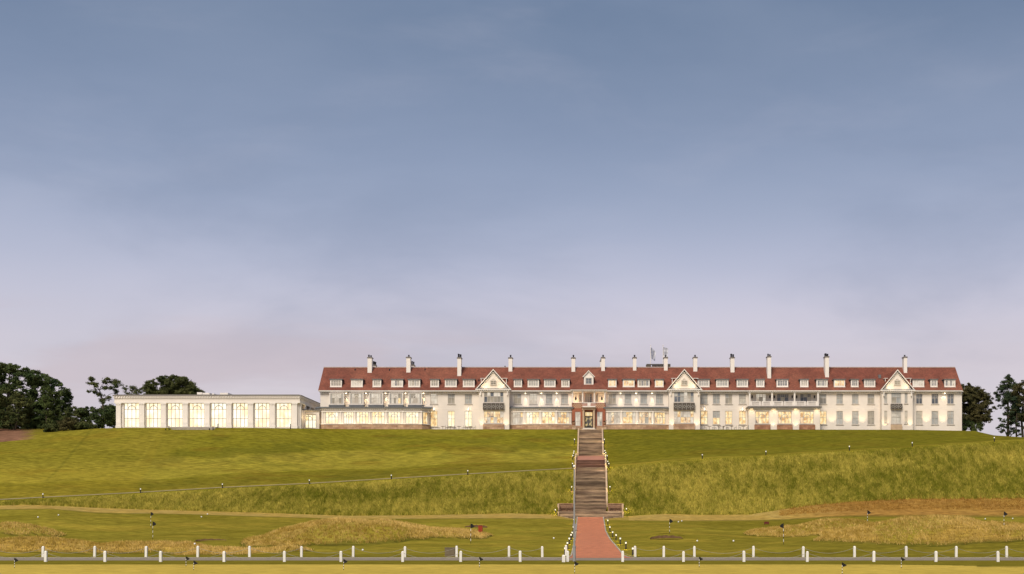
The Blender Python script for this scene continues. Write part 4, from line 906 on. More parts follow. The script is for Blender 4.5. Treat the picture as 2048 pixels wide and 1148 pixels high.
mb = MB(); mb.box(x(1494), x(1643), ud - .7, YW - .01, z(815.5) + .003, z(813.6)); mb.prism([(x(1494.3), ud - .6, z(813.6) + .003), (x(1642.5), ud - .6, z(813.6) + .003), (x(1640), ud + .3, z(812)), (x(1497), ud + .3, z(812))], (0, 0, 0), (0, 0, .04)); obj('lead_roof', mb, 'leadwarm', lb)
mb = MB(); mb.box(x(1496), x(1641), ud - .4, ud - .003, z(817.6), z(815.5) - .02); obj('cornice_band', mb, 'trim', lb)
yl = ud + .6; px_ = lambda p: PX(p, yl); pz = lambda p: PZ(p, yl)
mb = MB(); mb.box(px_(1497.5), px_(1640), yl - .3, YW + .3, pz(785), pz(782.6)); mb.box(px_(1497), px_(1640.5), yl - .5, YW + .3, pz(782.6) + .002, pz(781.2))
xx = px_(1498)
while xx < px_(1639): mb.box(xx, xx + .18, yl - .48, yl - .302, pz(783.8), pz(782.7)); xx += .42
ul = obj('upper_loggia', mb, 'trim', hotel)
for p in (1499.3, 1544, 1589, 1635.8): mb = MB(); mb.box(px_(p) - .16, px_(p) + .16, yl - .16, yl + .16, pz(812), pz(785) - .002); mb.box(px_(p) - .22, px_(p) + .22, yl - .22, yl + .22, pz(786.4), pz(785) - .004); obj('column', mb, 'trim', ul)
for a, b in ((1500.8, 1521.5), (1523.5, 1542.5), (1545.5, 1566), (1568, 1587.5), (1590.5, 1611.5), (1613.5, 1634.3)):
    mb = MB(); xa, xb = px_(a), px_(b); mb.box(xa, xb, yl - .08, yl + .04, pz(803.6), pz(802.4)); mb.box(xa, xb, yl - .06, yl + .02, pz(811.8), pz(811)); mb.box(xa, xa + .3, yl - .07, yl + .03, pz(811), pz(803.6)); mb.box(xb - .3, xb, yl - .07, yl + .03, pz(811), pz(803.6))
    zm = (pz(811) + pz(803.6)) / 2
    for k in range(9): t = xa + .35 + (xb - xa - .7) * k / 8; mb.box(t - .03, t + .03, yl - .04, yl, pz(811), pz(803.6))
    mb.box(xa + .3, xb - .3, yl - .045, yl + .005, zm - .03, zm + .03); obj('railing', mb, 'trim', ul)
FL = front(YW - .15); uw = [(1511.5, 1532, 'litpale'), (1553.5, 1577, 'dkglass'), (1600, 1621.8, 'dkglass')]; ops = [(X(a), X(b), Z(805), Z(787.6)) for a, b, g in uw]
mb = MB(); wall_open(mb, FL, px_(1499), px_(1637), Z(812), Z(783.5), ops, .12); obj('loggia_wall', mb, 'cream', ul)
for (a, b, g), o_ in zip(uw, ops): window(hotel, FL, *o_, [0, .33, .66, 1], [0, .62, 1], mixg(g, 'dusk', .25), sill=False, bars=True, d=-.09)
for p in (1503.8, 1539.4, 1548.3, 1583.8, 1592.8, 1628.3): lantern(X(p), YW - .15, Z(794), power=0)
for p in (1503, 1548, 1592, 1634): lamp('SPOT', (x(p), ud - .9, z(817.5)), 60, hotel, aim=(x(p), ud, z(825)), size=100, radius=.1)
for p in (1547, 1591.5): lamp('SPOT', (x(p), ud - .9, BASE + .9), 110, hotel, aim=(x(p), ud, z(840)), size=80, radius=.1)
# roof terrace balustrade behind the ridge
yb_ = 285; mb = MB(); x = lambda p: PX(p, yb_); z = lambda p: PZ(p, yb_)
mb.box(x(1292), x(1342), yb_, yb_ + 3, z(745), z(733.5)); mb.box(x(1293), x(1341), yb_, yb_ + .4, z(729.3), z(727.8)); mb.box(x(1292), x(1302), yb_ + .002, yb_ + .6, z(733.5), z(729.3)); mb.box(x(1336), x(1341), yb_ + .002, yb_ + .6, z(733.5), z(729.3))
for k in range(9): mb.box(x(1304 + k * 3.9), x(1305.3 + k * 3.9), yb_ + .05, yb_ + .3, z(733.5), z(729.3))
obj('roof_terrace', mb, mat('dark_stone_parapet', (.10, .085, .07), .8, .2), hotel)
mb = MB(); mb.box(x(1304), x(1336), yb_ + .5, yb_ + .6, z(733), z(729.3)); obj('parapet_glazing', mb, 'trim', hotel)
# flags on the roof
for i, (p, top, bot, dz, lab) in enumerate([(1301.8, 691.5, 733, 0, 'drooping pale flag on a slim white pole beside the dark roof parapet'), (1326.6, 691, 733, 1, 'pale flag blowing right on the pole just left of the eighth chimney')]):
    t = thing('flagpole', (x(p), yb_ + .8, z(735)), lab, 'flagpole', 'flagpoles on the hotel roof'); mb = MB(); mb.lathe(x(p), yb_ + .8, [(.09, z(735)), (.05, z(top) + .1), (.1, z(top) + .2), (.02, z(top) + .35)], 8); obj('pole', mb, 'trim', t)
    mb = MB(); n = 7; H = 2.6
    for a in range(n + 1):
        for b in range(6):
            u = a / n; v = b / 5; xx = x(p) + .06 + u * 1.15 - .2 * v * u; zz = z(693) - v * H * (1 - .15 * u) - u * .9 * (1.3 if i == 0 else .35); mb.v.append((xx, yb_ + .8 + .18 * math.sin(u * 9 + v * 3), zz))
    for a in range(n):
        for b in range(5): q_ = a * 6 + b; mb.f.append((q_, q_ + 1, q_ + 7, q_ + 6))
    obj('flag', mb, 'whiteflag', t, smooth=True)

# ------------------------------------------------------------------ pavilion (ballroom)
YP = 262.0; x = lambda p, Y=YP: PX(p, Y); z = lambda p, Y=YP: PZ(p, Y); FP = front(YP)
pav = thing('ballroom_pavilion', (x(415), YP + 12, BASE), 'low flat-roofed white ballroom with eight tall glowing arched windows between pilasters', 'building')
x0, x1 = x(233), x(597.3); YE = YP + 27
wn = [(247.5, 278.4), (291.3, 321.8), (334.3, 365.2), (377.9, 409), (421.3, 452.5), (465, 495.9), (508.8, 539.3), (552, 582.9)]
ops = [(x(a), x(b), z(854.5), z(805.8)) for a, b in wn]
mb = MB(); wall_open(mb, FP, x0, x1, BASE - 1, z(804), ops, .45)
fr_, l = frame(x1, YP, x1, YE); so = [(2 + k * 4.4, 5 + k * 4.4, z(817), z(806.5)) for k in range(5)]; wall_open(mb, fr_, 0, l, BASE - 1, z(804), so, .5)
mb.quad((x0, YE, BASE - 1), (x0, YP, BASE - 1), (x0, YP, z(804)), (x0, YE, z(804))); mb.quad((x1, YE, BASE - 1), (x0, YE, BASE - 1), (x0, YE, z(804)), (x1, YE, z(804)))
obj('wall', mb, 'white', pav)
for k, (a, b) in enumerate(wn):
    window(pav, FP, x(a), x(b), z(854.5), z(805.8), ARC, [0, .36, .74, 1], 'litpav', arch=True, sill=False, bw=.13, mw=.13, d=-.3)
pil = [233.2, 280, 323.2, 366.9, 410.5, 454.2, 497.4, 541, 585.4]
for k, p in enumerate(pil):
    w_ = 9.4; a, b = x(p), x(p + w_); mb = MB(); mb.box(a, b, YP - .35, YP - .003, BASE - 1, z(808.2)); mb.box(a - .12, b + .12, YP - .45, YP - .004, z(808.2) + .002, z(806.4)); mb.box(a - .05, b + .05, YP - .4, YP - .005, z(810.4), z(809.6)); mb.box(a - .1, b + .1, YP - .42, YP - .006, BASE - 1, z(851)); 
    for j in (1, 2): mb.box(a + (b - a) * j / 3 - .02, a + (b - a) * j / 3 + .02, YP - .37, YP - .349, z(850), z(811))
    obj('pilaster', mb, 'trim', pav)
    if k < 8:
        for q_ in (p + 12.0, p + 30 if False else pil[k + 1] - 2.5): pass
for k in range(6): mb = MB(); mb.box(x1 + .003, x1 + .35, YP + 1.2 + k * 4.4 - .9, YP + 1.2 + k * 4.4 + .1, BASE - 1, z(806)); obj('pilaster', mb, 'trim', pav)
def ring(d, z0, z1, m, nm): mb = MB(); mb.box(x0 - d, x1 + d, YP - d, YE + d, z0, z1); return obj(nm, mb, m, pav)
ring(.40, z(806.4) + .003, z(803.2), 'trim', 'architrave'); ring(.33, z(803.2) + .003, z(797.2), 'white', 'frieze'); ring(.48, z(797.2) + .003, z(796.2), 'trim', 'frieze_moulding')
ring(.55, z(793.2), z(791.6), 'trim', 'cornice'); ring(.40, z(796.2) + .003, z(793.2) - .003, 'trim', 'dentil_bed'); ring(.66, z(791.6) + .003, z(790.3), 'leadwarm', 'roof_edge'); ring(.2, z(790.3) + .003, z(790.3) + .12, 'leadwarm', 'flat_roof')
mb = MB(); xx = x0 - .4
while xx < x1 + .3: mb.box(xx, xx + .26, YP - .62, YP - .405, z(795.2), z(793.6)); xx += .56
yy_ = YP
while yy_ < YE: mb.box(x1 + .405, x1 + .62, yy_, yy_ + .26, z(795.2), z(793.6)); yy_ += .56
obj('dentils', mb, 'trim', pav, kind='stuff')
for a, b, t_ in ((394, 404, 784.5), (405, 419, 785.6), (424, 428, 787), (440, 456, 785.5)): mb = MB(); mb.box(x(a, 268), x(b, 268), 268, 271, z(792, 268), z(t_, 268)); obj('roof_unit', mb, 'trim', pav)
for k in range(9): lamp('SPOT', (x(pil[k] + 4.7), YP - 1.5, BASE + .9), 22, pav, aim=(x(pil[k] + 4.7), YP, z(825)), size=80, radius=.15, col=(1, .85, .66))
# link building
YK = 267.0; x = lambda p: PX(p, YK); z = lambda p: PZ(p, YK); FK = front(YK)
link = thing('link_building', (x(619), YK + 3, BASE), 'small white link with arched glazed doors between the ballroom and the hotel', 'building')
mb = MB(); wall_open(mb, FK, PX(596, YK), PX(638.3, YK), BASE - 1, z(820.5), [(x(600.5), x(632.5), z(856.5), z(828.8))], .4); mb.quad((x(638.3), YK, BASE - 1), (x(638.3), YK + 6, BASE - 1), (x(638.3), YK + 6, z(820.5)), (x(638.3), YK, z(820.5))); obj('wall', mb, 'white', link)
window(link, FK, x(600.5), x(632.5), z(856.5), z(828.8), ARC, [0, .60, 1], 'lit', arch=True, sill=False, bw=.14, mw=.12, d=-.25)
mb = MB(); mb.box(x(596), x(638.9), YK - .25, YK + 6, z(821.8), z(820.5) - .002); obj('cornice', mb, 'trim', link); mb = MB(); mb.box(x(596), x(639.2), YK - .4, YK + 6, z(820.5), z(819.4)); obj('roof', mb, 'lead', link)
lamp('POINT', (x(617), YK - 1.4, z(835)), 40, link, radius=.2)
# broad terrace steps in front of the ballroom
ts = thing('terrace_steps', (PX(386, 256), 256, 22.8), 'low broad flight of grey stone steps in the grass before the ballroom', 'steps')
gs = mat('grey_step_stone', (.36, .32, .28), .9, .2, 2); yg_ = ground_at(386, 859.8, 240, 262)[1]
for k in range(4):
    y0 = yg_ + (258.2 - yg_) * k / 4; mb = MB(); zt_ = PZ(858.2 - 1.45 * k, y0); mb.box(PX(343 - k * 1.0, y0), PX(428 + k * 1.6, y0), y0, y0 + 2.2, zt_ - .6, zt_); obj('step', mb, gs, ts)

# ------------------------------------------------------------------ great staircase
st = thing('staircase', (.1, 222, 4.1), 'long straight flight of worn brown stone steps climbing the hill to the hotel', 'staircase')
def step_run(y0, z0, y1, z1, n, half, m, widths=None):
    for k in range(n):
        ya = y0 + (y1 - y0) * k / n; zb = z0 + (z1 - z0) * (k + 1) / n; h = (z1 - z0) / n; hw = half if widths is None or k >= len(widths) else widths[k]
        mb = MB(); mb.box(.1 - hw, .1 + hw, ya, ya + max(1.0, (y1 - y0) / n * 3), zb - max(.7, h * 3), zb); mb.box(.1 - hw, .1 + hw, ya - .10, ya - .001, zb - .085, zb - .0005)
        obj('step', mb, m, st)
wd = [2.6, 4.1, 5.2, 5.7, 5.75, 5.75]
step_run(222, 4.1, 236, 14.2, 42, 2.85, 'step', wd)
step_run(236, 14.2, 240, 15.85, 7, 2.8, 'stepred')
mb = MB(); mb.hexa([(-2.65, 240, 15.2), (2.85, 240, 15.2), (2.85, 249, 16.4), (-2.65, 249, 16.4), (-2.65, 240, 15.86), (2.85, 240, 15.86), (2.85, 249, 17.1), (-2.65, 249, 17.1)]); obj('landing', mb, mat('pink_landing_surface', (.42, .19, .13), .9, .1, 1), st)
step_run(249, 17.1, 264.6, 23.7, 32, 2.42, 'step')
def side_wall(pts, xin, xout, hgt):
    """low coping that climbs with the steps, in blocks"""
    for (ya, za), (yb_, zb) in zip(pts, pts[1:]):
        n = max(1, int((yb_ - ya) / 1.7))
        for k in range(n):
            t0, t1 = k / n, (k + 1) / n - .012; a, b = min(xin, xout), max(xin, xout)
            y0, y1 = ya + (yb_ - ya) * t0, ya + (yb_ - ya) * t1; z0, z1 = za + (zb - za) * t0, za + (zb - za) * t1
            mb = MB(); mb.hexa([(a, y0, z0 - 1.2), (b, y0, z0 - 1.2), (b, y1, z1 - 1.2), (a, y1, z1 - 1.2), (a, y0, z0 + hgt), (b, y0, z0 + hgt), (b, y1, z1 + hgt), (a, y1, z1 + hgt)]); obj('coping_stone', mb, 'sandpale', st)
for s_ in (-1, 1):
    side_wall([(225.9, 7.1), (236, 14.35)], .1 + s_ * 2.87, .1 + s_ * 3.2, .42)
    side_wall([(236.4, 14.6), (240, 16.0), (248.9, 17.25)], .1 + s_ * 2.82, .1 + s_ * 3.1, .42)
    side_wall([(249.1, 17.4), (264.4, 23.7)], .1 + s_ * 2.44, .1 + s_ * 2.74, .35)
    mb = MB(); xa, xb = sorted((.1 + s_ * 3.22, .1 + s_ * 6.0)); mb.box(xa, xb, 225.5, 225.95, 4.5, 6.95); mb.box(xa, xb, 225.40, 226.05, 6.952, 7.10); obj('alcove_wall', mb, 'stonedk', st)
    mb = MB(); xa, xb = sorted((.1 + s_ * 5.78, .1 + s_ * 6.12)); mb.box(xa, xb, 222.7, 225.38, 3.6, 5.55); mb.box(xa, xb, 224.2, 225.39, 5.552, 7.0); obj('alcove_pier', mb, 'sandpale', st)
    mb = MB(); xa, xb = sorted((.1 + s_ * 2.86, .1 + s_ * 5.76)); mb.box(xa, xb, 223.6, 225.48, 4.2, 5.60); obj('alcove_floor', mb, 'step', st)
    # bench in the alcove
    bx0, bx1 = sorted((.1 + s_ * 3.35, .1 + s_ * 5.6)); bt = thing('bench', ((bx0 + bx1) / 2, 224.9, 5.6), 'wooden bench in the stone alcove at the %s of the lowest steps' % ('left' if s_ < 0 else 'right'), 'bench', 'benches at the foot of the stairs')
    for k in range(3): mb = MB(); mb.box(bx0, bx1, 224.55 + k * .17, 224.69 + k * .17, 6.02, 6.07); obj('seat_slat', mb, 'wood', bt)
    for k in range(3): mb = MB(); mb.box(bx0, bx1, 225.12, 225.17, 6.2 + k * .17, 6.34 + k * .17); obj('back_slat', mb, 'wood', bt)
    for xx in (bx0 + .05, (bx0 + bx1) / 2 - .05, bx1 - .15): mb = MB(); mb.box(xx, xx + .1, 224.6, 225.1, 5.6, 6.018); mb.box(xx, xx + .1, 225.174, 225.25, 5.6, 6.65); obj('leg', mb, 'wood', bt)
# carved pedestals with urns either side of the entrance
for i, p in enumerate((1147.6, 1209.2)):
    yy_ = 265.8; xx = PX(p, yy_); zb = BASE; t = thing('stone_urn', (xx, yy_, zb), 'carved stone urn on a pedestal %s of the hotel entrance' % ('left' if i == 0 else 'right'), 'urn', 'urns beside the entrance')
    mb = MB(); mb.box(xx - .55, xx + .55, yy_ - .5, yy_ + .5, zb - .6, zb + .35); mb.box(xx - .4, xx + .4, yy_ - .4, yy_ + .4, zb + .352, zb + 1.1); mb.box(xx - .5, xx + .5, yy_ - .5, yy_ + .5, zb + 1.102, zb + 1.22); obj('pedestal', mb, 'stone', t)
    mb = MB(); mb.lathe(xx, yy_, [(.22, zb + 1.22), (.12, zb + 1.35), (.34, zb + 1.65), (.40, zb + 1.9), (.30, zb + 1.95)], 12); obj('urn', mb, 'stonedk', t)
    mb = MB()
    for k in range(60):
        a = random.random() * 6.28; r_ = random.random() * .42; h_ = random.random() * .45; cx_, cy_, cz_ = xx + r_ * math.cos(a), yy_ + r_ * math.sin(a), zb + 1.9 + h_
        v = [Vector((random.uniform(-1, 1), random.uniform(-1, 1), random.uniform(-1, 1))).normalized() * .12 for _ in range(3)]; i0 = len(mb.v); mb.v += [(cx_ + q_.x, cy_ + q_.y, cz_ + q_.z) for q_ in v]; mb.f.append((i0, i0 + 1, i0 + 2))
    leafdk = M.get('leafdk') or mat('dark_plant_leaves', (.03, .045, .02), .8, .3, 3); M['leafdk'] = leafdk; obj('plant', mb, leafdk, t)

# ------------------------------------------------------------------ bollard lights
def make_bollard(loc, label):
    t = thing('bollard_light', loc, label, 'bollard light', 'bollard lights'); X0, Y0, Z0 = loc
    mb = MB(); mb.cyl(X0, Y0, Z0 - .1, Z0 + .66, .095, n=12); obj('post', mb, 'dark', t)
    mb = MB(); mb.lathe(X0, Y0, [(.085, Z0 + .661), (.095, Z0 + .70), (.095, Z0 + .86), (.08, Z0 + .869)], 12); obj('lamp_head', mb, 'lampglass', t)
    mb = MB(); mb.lathe(X0, Y0, [(.11, Z0 + .87), (.115, Z0 + .90), (.05, Z0 + .93)], 12); obj('cap', mb, 'dark', t)
    lamp('POINT', (X0, Y0 - .6, Z0 + .38), 30, t, col=(1, .76, .26), radius=.1)
    return t
BL = []
for i, (p, by) in enumerate([(1215.6, 1049.5), (1219.8, 1063.7), (1225.3, 1075), (1232.2, 1081.4), (1240.6, 1089), (1251.8, 1098.2), (1265.5, 1110.4)]): BL.append((p, by, 'black bollard at the right edge of the brick path, %s' % ['farthest, near the steps', 'second from the steps', 'third from the steps', 'middle one of seven', 'third from the road', 'second from the road', 'nearest the road'][i], 1))
for i, (p, by) in enumerate([(1147.6, 1048), (1146.6, 1063.5), (1144.4, 1075.8), (1142, 1081), (1138.5, 1089), (1134.9, 1098.5), (1130, 1110)]): BL.append((p, by, 'black bollard at the left edge of the brick path, %s' % ['farthest, behind the pole', 'second from the steps', 'third from the steps', 'middle one of seven', 'third from the road', 'second from the road', 'nearest the road'][i], 1))
BL += [(1110.6, 1028.3, 'lit bollard in the grass left of the left bench alcove', 1), (1252.8, 1026, 'lit bollard in the grass right of the right bench alcove', 1)]
for i, (p, by) in enumerate([(1149, 886), (1148, 909.7), (1147.3, 913.6), (1145.6, 918.7), (1145, 934.8), (1143.3, 981.5)]): BL.append((p, by, 'lit bollard on the left side of the stairs, %s' % ['topmost, beside the upper flight', 'second from the top', 'third from the top', 'beside the pink landing', 'where the hill path arrives', 'halfway up the lower flight'][i], 2))
for i, (p, by) in enumerate([(1208.6, 886), (1209.6, 909), (1211.6, 913), (1214.2, 919), (1215.4, 930.5), (1217.9, 935), (1219.9, 981.5)]): BL.append((p, by, 'lit bollard on the right side of the stairs, %s' % ['topmost, beside the upper flight', 'second from the top', 'third from the top', 'beside the pink landing', 'just above the hill path', 'where the hill path arrives', 'halfway up the lower flight'][i], 2))
for i, (p, by) in enumerate([(85.8, 996.7), (281, 987), (444.8, 976), (618.6, 969.4), (782.7, 958.6), (935.5, 949)]): BL.append((p, by, 'small bollard on the hill path, %s of six left of the stairs' % nth(i, 6), 3))
for i, (p, by) in enumerate([(1404.7, 917.7), (1531.9, 910), (1698.8, 899.6), (1824.5, 892.6), (1988.6, 882)]): BL.append((p, by, 'small bollard on the right grass bank, %s of the five' % nth(i, 5), 3))
proto = None
for p, by, lab, kind in BL:
    if kind == 3: Y0 = float(np.interp(p, cols, Yt)) + .35; X0 = PX(p, Y0); Z0 = T(X0, Y0); Z0 = max(Z0, PZ(by, Y0) - .1)
    elif kind == 2:
        # beside the stairs: follow the profile of the flight
        Yk = np.arange(222, 264, .1); zz = stair_z(Yk) + .25; k = int(np.argmin(np.abs(CY - (zz - EYE) * F / Yk - by))); Y0 = float(Yk[k]); X0 = PX(p, Y0); Z0 = max(T(X0, Y0), PZ(by, Y0))
    else: X0, Y0, Z0 = ground_at(p, by, 120, 232)
    if proto is None: proto = make_bollard((X0, Y0, Z0), lab)
    else:
        b_ = copy_thing(proto, (X0, Y0, Z0), lab)
        if kind == 3:                                       # the dimmer lamps of the hill path share one light of their own
            if 'hill_lamp' not in bpy.data.lights: hl = [ch.data for ch in proto.children if ch.type == 'LIGHT'][0].copy(); hl.name = 'hill_lamp'; hl.energy = 6
            for ch in b_.children:
                if ch.type == 'LIGHT': ch.data = bpy.data.lights['hill_lamp']
    if kind == 2 and abs(by - 981.5) < 1:
        mb = MB(); mb.box(X0 - .14, X0 + .14, Y0 - .14, Y0 + .14, Z0 - 1.0, Z0 - .02); obj('foot', mb, 'stone', [o for o in bpy.data.objects if o.get('label') == lab][0])
# dark unlit posts by the terrace steps
for i, (p, top, by) in enumerate([(331.3, 857, 859.6), (338, 851.3, 858.4), (419, 856.4, 859.6), (426, 851.6, 858.4), (435.7, 847.2, 853.8), (581, 847.4, 853.8)]):
    Y0 = 256.5 if i < 4 else 259; mb = MB(); zt_ = PZ(top, Y0); mb.lathe(PX(p, Y0), Y0, [(.09, PZ(by, Y0) - .6), (.09, zt_ - .05), (.04, zt_)], 8)
    tag(obj('dark_post', mb, 'dark', None), ['short black post at the far left of the terrace steps', 'taller black post at the left end of the terrace steps', 'short black post near the right end of the terrace steps', 'taller black post at the right end of the terrace steps', 'black post on the lawn just right of the terrace steps', 'lone black post before the last ballroom window'][i], 'post', 'black posts before the ballroom')

# ------------------------------------------------------------------ white posts and chains along the road
def make_post(X0, Y0, Z0, h, w, lab, grp):
    mb = MB(); a = w / 2; mb.box(X0 - a, X0 + a, Y0 - a, Y0 + a, Z0 - .15, Z0 + h - .08)
    i = len(mb.v); zt_ = Z0 + h - .08; b = a * .45
    mb.hexa([(X0 - a, Y0 - a, zt_), (X0 + a, Y0 - a, zt_), (X0 + a, Y0 + a, zt_), (X0 - a, Y0 + a, zt_), (X0 - b, Y0 - b, zt_ + .09), (X0 + b, Y0 - b, zt_ + .09), (X0 + b, Y0 + b, zt_ + .09), (X0 - b, Y0 + b, zt_ + .09)])
    o = obj('white_post', mb, 'post'); tag(o, lab, 'post', grp); return o
YF, YN = 131.3, 116.4
far = [-17.5, 86, 189.4, 292.3, 395.6, 499.2, 603, 706.4, 809.8, 913.4, 1018, 1084.5, 1132.3, 1270.2, 1327.4, 1388.7, 1506.6, 1606.4, 1709, 1812.5, 1912.3, 2013.2, 2114]
near = [-30, 91.6, 210.2, 321.6, 448.6, 569, 682, 805.5, 921.4, 1040.7, 1127.2, 1135.2, 1245.5, 1367, 1487.8, 1614.4, 1747.5, 1871.7, 1996, 2118]
vis_f = [p for p in far if 0 < p < 2048]; vis_n = [p for p in near if 0 < p < 2048]
def rowlabel(p, vis, row):
    if p not in vis: return None
    i = vis.index(p); n = len(vis); return 'white post on the %s side of the road, %s in its row' % (row, nth(i, n))
PP = {}
for row, lst, vis, Y0 in (('far', far, vis_f, YF), ('near', near, vis_n, YN)):
    for p in lst:
        if p not in vis: PP[(row, p)] = (PX(p, Y0), Y0, T(PX(p, Y0), Y0), 1.15); continue
        h = 1.17 if row == 'far' else 1.02; w = .24; X0 = PX(p, Y0); lab = rowlabel(p, vis, row); y = Y0
        if p == 1132.3: y = 136
        if p == 1127.2: h = .68; w = .30; y = 115.6; lab = 'short stout white post beside the foot of the tall grey pole'
        if p == 1135.2: lab = 'white post between the short stout post and the tall grey pole'
        h *= random.uniform(.98, 1.03); X0 = PX(p, y); Z0 = T(X0, y); o = make_post(X0, y, Z0, h, w, lab, 'white posts along the road'); o.rotation_euler = (random.uniform(-.01, .01), random.uniform(-.015, .015), random.uniform(-.1, .1)); PP[(row, p)] = (X0, y, Z0, h)
def chain(a, b, sag, lab):
    pts = []; n = 16
    for k in range(n + 1):
        t = k / n; pts.append((a[0] + (b[0] - a[0]) * t, a[1] + (b[1] - a[1]) * t, (a[2] + a[3] - .17) * (1 - t) + (b[2] + b[3] - .17) * t - sag * 4 * t * (1 - t)))
    mb = MB(); mb.tube(pts, .016, 4); tag(obj('chain', mb, 'chain'), lab, 'chain', 'chains between the white posts')
fp = [(far[k], far[k+1]) for k in range(len(far) - 1) if not (far[k] == 1132.3)]; np_ = [(near[k], near[k+1]) for k in range(len(near) - 1) if near[k] not in (1127.2, 1135.2)]
for row, prs in (('far', fp), ('near', np_)):
    n = len(prs)
    for i, (a, b) in enumerate(prs):
        if a == 1084.5: continue
        A, B = PP[(row, a)], PP[(row, b)]; L_ = abs(A[0] - B[0]); chain(A, B, min(.62, L_ * .105), 'sagging chain on the %s side of the road, %s in its row' % (row, nth(i, n)))

# tall grey pole
X0, Y0 = PX(1148.6, 117.5), 117.5; Z0 = T(X0, Y0); t = thing('tall_pole', (X0, Y0, Z0), 'tall slim grey metal pole with round white top, beside the brick path', 'pole')
mb = MB(); mb.lathe(X0, Y0, [(.15, Z0 - .1), (.145, Z0 + 1.4), (.10, Z0 + 1.5), (.055, Z0 + 8.9)], 14); obj('pole', mb, 'pole', t, smooth=False)
mb = MB(); zc_ = PZ(932.5, Y0); mb.lathe(X0, Y0, [(.06, zc_ - .2)] + [(.135 * math.sin(a * math.pi / 8) + .002, zc_ - .135 * math.cos(a * math.pi / 8)) for a in range(1, 9)], 14); obj('finial', mb, 'ball', t, smooth=True)
mb = MB(); mb.lathe(X0, Y0, [(.17, Z0 + 1.35), (.17, Z0 + 1.5)], 14); obj('collar', mb, 'pole', t)
# cabinet and boxes
def gbox(name, p0, p1, top, bot, m, lab, cat, dp=.5, Y=None, panel=None, legs=False):
    Xc, Yc_, Zc_ = ground_at((p0 + p1) / 2, bot) if Y is None else (PX((p0 + p1) / 2, Y), Y, PZ(bot, Y))
    a, b = PX(p0, Yc_), PX(p1, Yc_); zt_ = PZ(top, Yc_); t = thing(name, (Xc, Yc_, Zc_), lab, cat)
    mb = MB(); mb.box(a, b, Yc_, Yc_ + dp, Zc_ + (.15 if legs else -.1), zt_ - .05); obj('body', mb, m, t)
    mb = MB(); mb.box(a - .03, b + .03, Yc_ - .03, Yc_ + dp + .03, zt_ - .048, zt_); obj('lid', mb, m, t)
    n = 2; 
    for k in range(n):
        xa = a + (b - a) * (k + .06) / n; xb = a + (b - a) * (k + .94) / n; mb = MB(); mb.box(xa, xb, Yc_ - .025, Yc_ - .001, Zc_ + .22, zt_ - .12); obj('panel', mb, m, t)
    if legs:
        for xx in (a + .02, b - .1): mb = MB(); mb.box(xx, xx + .08, Yc_ + .1, Yc_ + dp - .1, Zc_ - .1, Zc_ + .148); obj('leg', mb, m, t)
gbox('litter_box', 956.5, 964.8, 1051, 1066, 'red', 'upright red box standing on the right end of the big grassy mound', 'box', .45)
gbox('tee_board', 1528.6, 1538, 1043.2, 1049.6, 'maroon', 'low maroon slatted board behind the rear right mound', 'board', .15, legs=True)
gbox('utility_cabinet', 889.5, 910, 1095, 1113, 'taupe', 'taupe utility cabinet behind the chain left of the tall pole', 'cabinet', .6)
gbox('sign_box', 1145.6, 1153.5, 1047.5, 1062, 'pole', 'small grey box behind the tall pole at the left path edge', 'box', .2, legs=True)

# ------------------------------------------------------------------ golf pins
def pin(p, top, bot, lab, tall, Y=None):
    X0, Y0, Z0 = ground_at(p, bot, 84, 222); zt_ = PZ(top, Y0); h = zt_ - Z0
    t = thing('golf_flag', (X0, Y0, Z0), lab, 'golf flag', 'golf flags'); r_ = .028 if tall else .022
    n = 8
    for k in range(n):
        mb = MB(); mb.cyl(X0, Y0, Z0 + h * k / n, Z0 + h * (k + 1) / n, r_, n=8); obj('pole_band', mb, 'dark' if (k % 2 == (0 if tall else 0)) or k == n - 1 else 'ball', t)
    mb = MB(); s_ = -1 if p in (1567, ) else 1; fh = .62 if tall else .36; fw = .50 if tall else .34; hang = .5
    pts = [(X0, Y0, zt_), (X0 + s_ * fw * .55, Y0 + .04, zt_ - .12), (X0 + s_ * fw, Y0 - .05, zt_ - fh * .6), (X0 + s_ * fw * .6, Y0 + .03, zt_ - fh * .85), (X0, Y0, zt_ - fh)]
    mb.prism(pts, (0, -.01, 0), (0, .02, 0)); obj('flag', mb, 'flag', t)
for a in [(301.6, 1024, 1055, 'black flag on a striped pin, rear and left one of the left pair', 1), (305.6, 1043, 1079, 'black flag on a striped pin in front of the left pair', 1), (941.5, 1047, 1087, 'black flag on a striped pin left of the upright red box', 1),
          (1339.2, 1037.5, 1067, 'drooping black flag on a striped pin above the right bunker', 1), (1567, 1046.5, 1089, 'black flag on a striped pin before the rear right mound', 1), (1735, 1020.5, 1045, 'black flag on a striped pin between right mounds and brown bank', 1),
          (2008, 1023, 1053, 'black flag on a striped pin at the far right of the course', 1), (29, 1115.5, 1136, 'low black flag on the front green, leftmost', 0), (372, 1112.5, 1133, 'low black flag before the road, rear one of the left pair', 0), (387.5, 1121, 1140, 'low black flag on the front green, nearer one of the left pair', 0),
          (687.3, 1117.8, 1140, 'low black flag beside the sixth near post', 0), (959, 1113.6, 1135, 'low black flag on the front green left of the tall pole', 0), (1149.4, 1122.2, 1146.5, 'low black flag directly in front of the foot of the tall pole', 0),
          (1398.5, 1113, 1134.5, 'low black flag on the front green right of the brick path', 0), (1684.4, 1124.5, 1149, 'low black flag nearest the bottom edge at the right', 0), (1802.6, 1114, 1136, 'low black flag on the front green, rightmost', 0)]: pin(*a)
